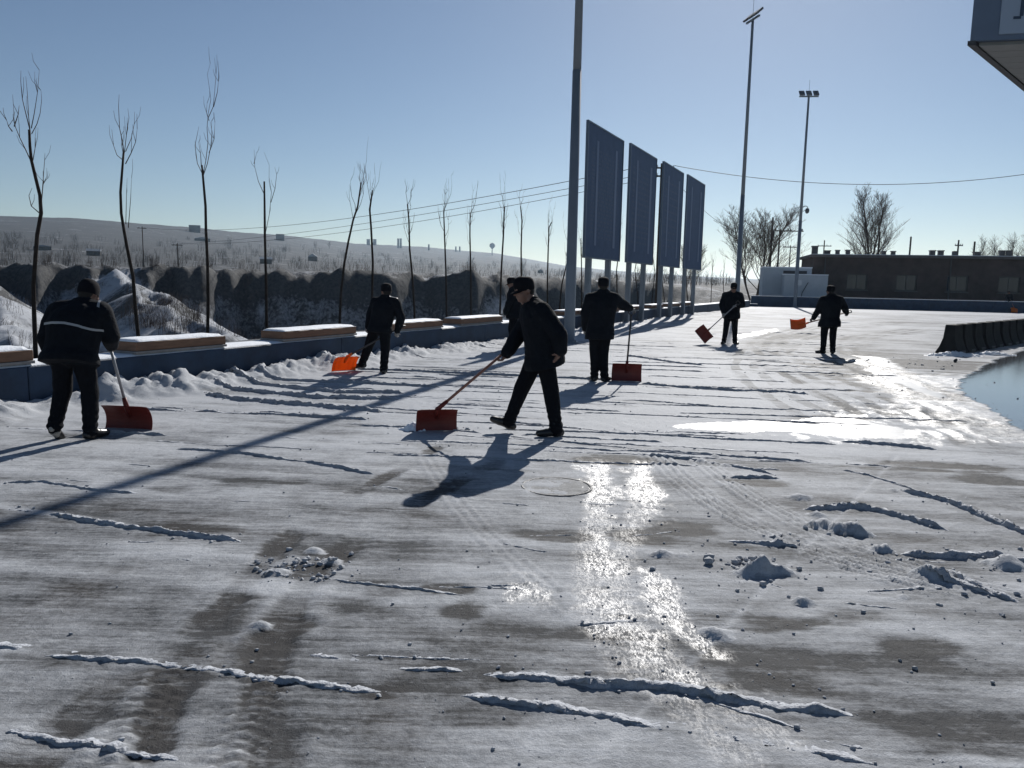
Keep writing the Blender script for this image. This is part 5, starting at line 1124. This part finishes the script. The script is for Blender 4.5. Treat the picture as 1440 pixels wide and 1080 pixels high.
def shovel(base, w_dir, up_dir, grip_end, label, colr, handle, width=.50, height=.34, neck=.16, curve=.07, load=False, grip=True):
    """blade with curved pan, ribs, socket, shaft and D-grip. base: middle of the cutting edge"""
    base = np.array(base, float); w = unit(w_dir); u = unit(np.array(up_dir, float)-w*np.dot(up_dir, w)); f = np.cross(u, w); G = np.array(grip_end, float)
    if np.dot(f, base-G) < 0: f = -f          # pan opens away from the handle
    s = empty('snow_shovel', tuple(base), label, 'shovel', 'plastic snow shovels')
    n, m = 14, 9; top = []; 
    def pt(a, b, off): 
        uu_ = b*height; ff = curve*(1.0-4*(b-.5)**2*1.0) if True else 0
        return base+w*(a-.5)*width*(1-.03*b)+u*uu_-f*(ff+off+.012*(2*abs(a-.5))**6*-1)
    mb = MB(); vs = []; fs = []
    for off in (0, .006):
        for jn in range(m+1):
            for i in range(n+1): vs.append(pt(i/n, jn/m, off))
    S1 = (n+1)*(m+1)
    for jn in range(m):
        for i in range(n):
            a = jn*(n+1)+i; fs.append((a, a+1, a+n+2, a+n+1)); fs.append((S1+a, S1+a+n+1, S1+a+n+2, S1+a+1))
    per_ = [i for i in range(n+1)]+[(jn)*(n+1)+n for jn in range(1, m+1)]+[m*(n+1)+i for i in range(n-1, -1, -1)]+[jn*(n+1) for jn in range(m-1, 0, -1)]
    for a, c in zip(per_, per_[1:]+per_[:1]): fs.append((a, S1+a, S1+c, c))
    mb.add(vs, fs); bl = mb.build('blade', M[colr], s, smooth=False)
    for a in (.12, .3, .7, .88):
        mb = MB(); mb.tube([pt(a, b_, .012) for b_ in np.linspace(.08, .95, 7)], .007, 5); rb_ = mb.build('rib', M[colr]); rb_.parent = bl; rb_.location = -bl.location-s.location
    mb = MB(); mb.tube([pt(a, 0.0, .003) for a in np.linspace(0, 1, 9)], .005, 5); eo = mb.build('edge_strip', M['handlegrey']); eo.parent = bl; eo.location = -bl.location-s.location
    a0 = pt(.5, .45, .012); a1 = pt(.5, .92, .02); hd_ = unit(G-a1)
    mb = MB(); mb.tube([a0, a1, a1+hd_*neck], [.022, .028, .022], 8); so_ = mb.build('socket', M[colr], s, smooth=True)
    mb = MB(); mb.tube([a1+hd_*(neck-.04), G], [.0155, .0145], 8); mb.build('shaft', M[handle], s, smooth=True)
    if grip:
        mb = MB(); e1 = G+hd_*.10; mb.tube([G-hd_*.01, G+hd_*.035+w*.05, e1+w*.05], .011, 6); mb.tube([G-hd_*.01, G+hd_*.035-w*.05, e1-w*.05], .011, 6); mb.tube([e1-w*.056, e1+w*.056], .013, 6); mb.build('grip', M['handledark'], s, smooth=True)
    return s
def snowpile(c, rx, ry, h, label, seed):
    c = np.array(c); n = 40; a = np.linspace(-1, 1, n); AA, BB = np.meshgrid(a, a); x_ = c[0]+AA*rx; y_ = c[1]+BB*ry
    q = np.hypot(AA, BB)+(fbm(x_*14, y_*14, 3, seed)-.5)*.7; e = np.clip(1-q, 0, 1)**.6; z_ = c[2]-.02+h*e*(.6+.8*fbm(x_*30, y_*30, 3, seed+4))
    ii = np.arange(n*n).reshape(n, n); qd = np.stack([ii[:-1, :-1], ii[:-1, 1:], ii[1:, 1:], ii[1:, :-1]], -1).reshape(-1, 4)
    o = mesh_np('snow_heap', np.stack([x_, y_, z_], -1).reshape(-1, 3), qd, M['snow']); return tag(o, label, 'snow heap')

BL = lambda c, n, jk, p0, nrm, wd_: jk & (np.abs((c-np.array(p0))@unit(nrm)) < wd_)
# 1 stooped worker at the left
P1 = (-4.20, 7.38, 0)
make_person(P1, dict(pelvis=(-.02, -.02, .86), chest=(.0, .05, 1.12), neck=(.03, .13, 1.30), head=(.06, .20, 1.405), sL=(-.19, .10, 1.23), sR=(.21, .12, 1.23), eL=(-.275, .03, .99), wL=(-.262, .08, .80), eR=(.265, .17, 1.00), wR=(.17, .36, .90),
 hL=(-.12, 0, .84), kL=(-.165, .06, .47), aL=(-.20, -.05, .135), hR=(.075, 0, .84), kR=(.095, .06, .47), aR=(.105, .02, .09)), (.05, 1), 'stooped worker at the left, pale reflective stripe across the back of the dark jacket', .0095,
 headpitch=.35, bulk=1.16, hem=.12, cap='knit', solepale=True, feet={'L': (-.05, .75, -.62), 'R': (.35, 1, 0)}, hands={'L': {'grip': False, 'n': (.6, .8, 0)}, 'R': {'d': (-.2, .9, -.35), 'n': (-.9, -.2, -.3)}},
 stripes=[([(-.25, 0, 1.12), (-.12, 0, 1.14), (0, 0, 1.14), (.12, 0, 1.115), (.26, 0, 1.06)], (0, 1, 0), (0, 0, .011)), ([(.20, .16, 1.3), (.215, .10, 1.3), (.235, .03, 1.3)], (0, 0, -1), (.011, 0, 0))])
shovel((-3.985, 7.93, .004), (1, -.12, 0), (-.05, -.25, 1), (-4.055, 7.74, .93), 'dark red pusher shovel held by the stooped worker at the left', 'red', 'handlegrey', .52, .26, .10, .05)
# 2 worker by the wall with the bright orange shovel
P2 = (-2.30, 13.25, 0)
make_person(P2, dict(pelvis=(.03, .02, .83), chest=(.09, .02, 1.10), neck=(.11, .03, 1.28), head=(.12, .06, 1.40), sL=(-.07, .10, 1.22), sR=(.29, -.04, 1.21), eL=(-.17, .14, .98), wL=(-.22, .20, .79), eR=(.385, -.02, .96), wR=(.31, .06, .74),
 hL=(-.05, .05, .80), kL=(-.21, .20, .45), aL=(-.335, .24, .14), hR=(.10, 0, .80), kR=(.105, .03, .43), aR=(.095, -.06, .085)), (-.45, .9), 'worker by the wall in a dark jacket, one leg out towards a bright orange shovel', .011,
 headpitch=.15, bulk=.98, hem=.13, feet={'L': (-.9, .25, -.15), 'R': (-.1, -.2, 0)} and {'L': (-.9, .3, -.1), 'R': (-.25, .95, 0)},
 stripes=[([(.17, -.02, 1.3), (.25, -.04, 1.3), (.33, -.06, 1.3)], (0, 0, -1), (.004, .014, 0))])
shovel((-2.93, 13.34, .02), (.8, .55, 0), (.45, -.3, .6), (-1.99, 13.30, .77), 'bright orange snow shovel on the ground by the snow bank at the wall', 'orange', 'handledark', .44, .34, .1, .05)
# 3 striding worker in the middle
P3 = (.20, 8.10, 0)
make_person(P3, dict(pelvis=(.12, 0, .87), chest=(.085, .0, 1.17), neck=(-.01, .01, 1.385), head=(-.095, .005, 1.52), sL=(.09, -.19, 1.30), sR=(.02, .20, 1.30), eL=(.27, -.25, 1.08), wL=(.285, -.24, .93), eR=(-.13, .22, 1.06), wR=(-.255, .10, .86),
 hL=(.13, -.09, .84), kL=(.215, -.09, .45), aL=(.275, -.12, .09), hR=(.06, .09, .84), kR=(-.10, .09, .46), aR=(-.225, .08, .125)), (-1, .12), 'worker striding left in the middle of the yard, head down, pulling a shovel', .0085,
 headf=(-1, -.38), headpitch=.26, bulk=1.22, hem=.14, hemw=1.05, gloves=False, feet={'L': (-1, -.1, 0), 'R': (-.92, .05, .36)}, hands={'L': {'grip': False, 'd': (-.35, .25, -.9), 'n': (-.9, .3, 0)}, 'R': {'d': (-.55, -.15, -.8), 'n': (-.75, -.1, .6)}})
shovel((-.80, 8.16, .004), (.97, .20, 0), (.10, -.42, 1), (-.125, 8.14, .83), 'red pusher shovel trailed by the striding worker, snow piled at its blade', 'red', 'handle', .44, .27, .14, .06, grip=False)
snowpile((-1.02, 8.22, 0), .20, .13, .11, 'small heap of snow in front of the striding worker\'s red shovel', 3)
# 4 worker hidden behind him
P4 = (-.02, 18.8, 0)
make_person(P4, dict(pelvis=(.03, 0, .90), chest=(.02, .0, 1.22), neck=(.0, .0, 1.45), head=(-.04, 0, 1.575), sL=(.02, -.2, 1.37), sR=(.0, .2, 1.37), eL=(-.10, -.26, 1.10), wL=(-.17, -.22, .87), eR=(-.06, .26, 1.1), wR=(-.18, .2, .9),
 hL=(.03, -.10, .86), kL=(.03, -.1, .47), aL=(.05, -.1, .09), hR=(.03, .1, .86), kR=(-.02, .1, .47), aR=(0, .1, .09)), (-1, -.1), 'worker in dark clothes standing half hidden behind the striding worker', .014, headpitch=.25, bulk=1.1)
# 5 worker with back turned, arm out on an upright shovel
P5 = (1.43, 12.70, 0)
make_person(P5, dict(pelvis=(.0, 0, .90), chest=(.02, .0, 1.22), neck=(.03, .02, 1.45), head=(.03, .05, 1.575), sL=(-.185, 0, 1.36), sR=(.22, .0, 1.37), eL=(-.255, .02, 1.10), wL=(-.235, .10, .88), eR=(.375, .06, 1.26), wR=(.49, .14, 1.215),
 hL=(-.09, 0, .86), kL=(-.075, .03, .47), aL=(-.07, 0, .09), hR=(.09, 0, .86), kR=(.07, .03, .47), aR=(.09, -.03, .09)), (.05, 1), 'worker seen from behind, one arm out on an upright dark red shovel', .0115, bulk=1.07, hem=.20, feet={'L': (-.2, 1, 0), 'R': (.55, .8, 0)}, hands={'R': {'d': (.85, .45, -.25), 'n': (-.2, .2, -.9)}})
shovel((1.905, 12.80, .004), (1, -.06, 0), (0, -.1, 1), (1.955, 12.87, 1.10), 'dark red pusher shovel stood upright beside the worker holding it at arm\'s length', 'red', 'handledark', .50, .30, .06, .05)
# 6 worker facing the camera with a tilted red shovel
P6 = (6.06, 21.7, 0)
make_person(P6, dict(pelvis=(.03, 0, .90), chest=(.03, .0, 1.22), neck=(.04, -.01, 1.44), head=(.04, -.05, 1.57), sR=(-.17, 0, 1.36), sL=(.24, .0, 1.36), eR=(-.27, -.05, 1.09), wR=(-.26, -.22, .89), eL=(.30, -.08, 1.10), wL=(.10, -.24, 1.08),
 hR=(-.07, 0, .86), kR=(-.10, -.02, .47), aR=(-.14, 0, .09), hL=(.12, 0, .86), kL=(.14, -.02, .47), aL=(.17, 0, .09)), (-.12, -1), 'worker facing the camera, holding a tilted red shovel', .014, bulk=1.08, hem=.18, headpitch=.15, feet={'R': (-.55, -.85, 0), 'L': (.2, -1, 0)}, hands={'R': {'d': (-.2, -.7, -.7), 'n': (.3, .6, -.6)}, 'L': {'d': (-.8, -.55, .05), 'n': (.2, .5, -.8)}})
shovel((5.18, 21.45, .19), (.66, .06, -.74), (.72, -.08, .66), (6.12, 21.38, 1.12), 'red shovel held tilted by the worker facing the camera', 'red', 'handlegrey', .47, .30, .1, .04)
# 7 worker lifting an orange shovel
P7 = (7.77, 19.05, 0)
make_person(P7, dict(pelvis=(.0, 0, .89), chest=(.01, .0, 1.20), neck=(.0, .02, 1.42), head=(-.02, .05, 1.54), sL=(-.20, .02, 1.32), sR=(.215, .0, 1.33), eL=(-.28, .08, 1.06), wL=(-.31, .24, .87), eR=(.365, .05, 1.12), wR=(.475, .18, 1.02),
 hL=(-.10, 0, .86), kL=(-.105, .03, .47), aL=(-.12, 0, .09), hR=(.10, 0, .86), kR=(.11, .03, .47), aR=(.13, .02, .09)), (-.1, 1), 'worker seen from behind lifting an orange shovel to the left', .0135, bulk=1.08, hem=.22, hemw=1.2, cap='peaked', feet={'L': (-.5, .85, 0), 'R': (.3, 1, 0)}, hands={'R': {'d': (.5, .8, -.3), 'n': (-.6, .2, -.7)}, 'L': {'d': (-.3, .9, -.25), 'n': (.2, .1, -.9)}})
shovel((6.92, 19.36, .70), (.18, .75, .55), (.90, -.10, .30), (8.28, 19.28, 1.03), 'orange shovel held in the air by the worker nearest the barriers', 'orange', 'handle', .40, .36, .1, .05)
snowpile((10.95, 19.2, 0), .75, .22, .13, 'dark ragged heap of snow lying before the nearest concrete barrier', 8)
snowpile((12.3, 19.75, 0), .55, .2, .12, 'low heap of snow at the foot of the second concrete barrier', 12)
# 8 far worker
P8 = (39.1, 61.6, 0)
make_person(P8, dict(pelvis=(.0, 0, .90), chest=(.0, .0, 1.22), neck=(.0, .0, 1.45), head=(-.02, 0, 1.575), sL=(-.19, .02, 1.36), sR=(.19, .02, 1.36), eL=(-.26, -.05, 1.10), wL=(-.15, -.22, .9), eR=(.25, -.05, 1.1), wR=(.12, -.25, .95),
 hL=(-.1, 0, .86), kL=(-.1, -.03, .47), aL=(-.12, 0, .09), hR=(.1, 0, .86), kR=(.1, -.03, .47), aR=(.12, 0, .09)), (.2, -1), 'small far worker in front of the far blue wall at the right', .02, bulk=1.1)
shovel((39.35, 61.1, .02), (1, .1, 0), (0, .35, 1), (39.12, 61.35, 1.0), 'small orange shovel at the feet of the far worker', 'orange', 'handle', .55, .4, .1, .06)
# ---------------------------------------------------------------- air
hz = MB(); hz.box((0, 1500, (HAZE_TOP-24)/2), (6400, 0, 0), (0, 6400, 0), (0, 0, (HAZE_TOP+24)/2)); print('HAZE', HAZE_TOP, TZ.min()); ho = hz.build('haze', []); tag(ho, kind='stuff')
m = bpy.data.materials.new('haze'); m.use_nodes = True; m.node_tree.nodes.clear()
o_ = m.node_tree.nodes.new('ShaderNodeOutputMaterial'); v_ = m.node_tree.nodes.new('ShaderNodeVolumePrincipled')
v_.inputs['Color'].default_value = (.58, .79, 1.0, 1); v_.inputs['Density'].default_value = 0.85e-4; v_.inputs['Anisotropy'].default_value = .6
m.node_tree.links.new(v_.outputs[0], o_.inputs['Volume']); ho.data.materials.append(m)
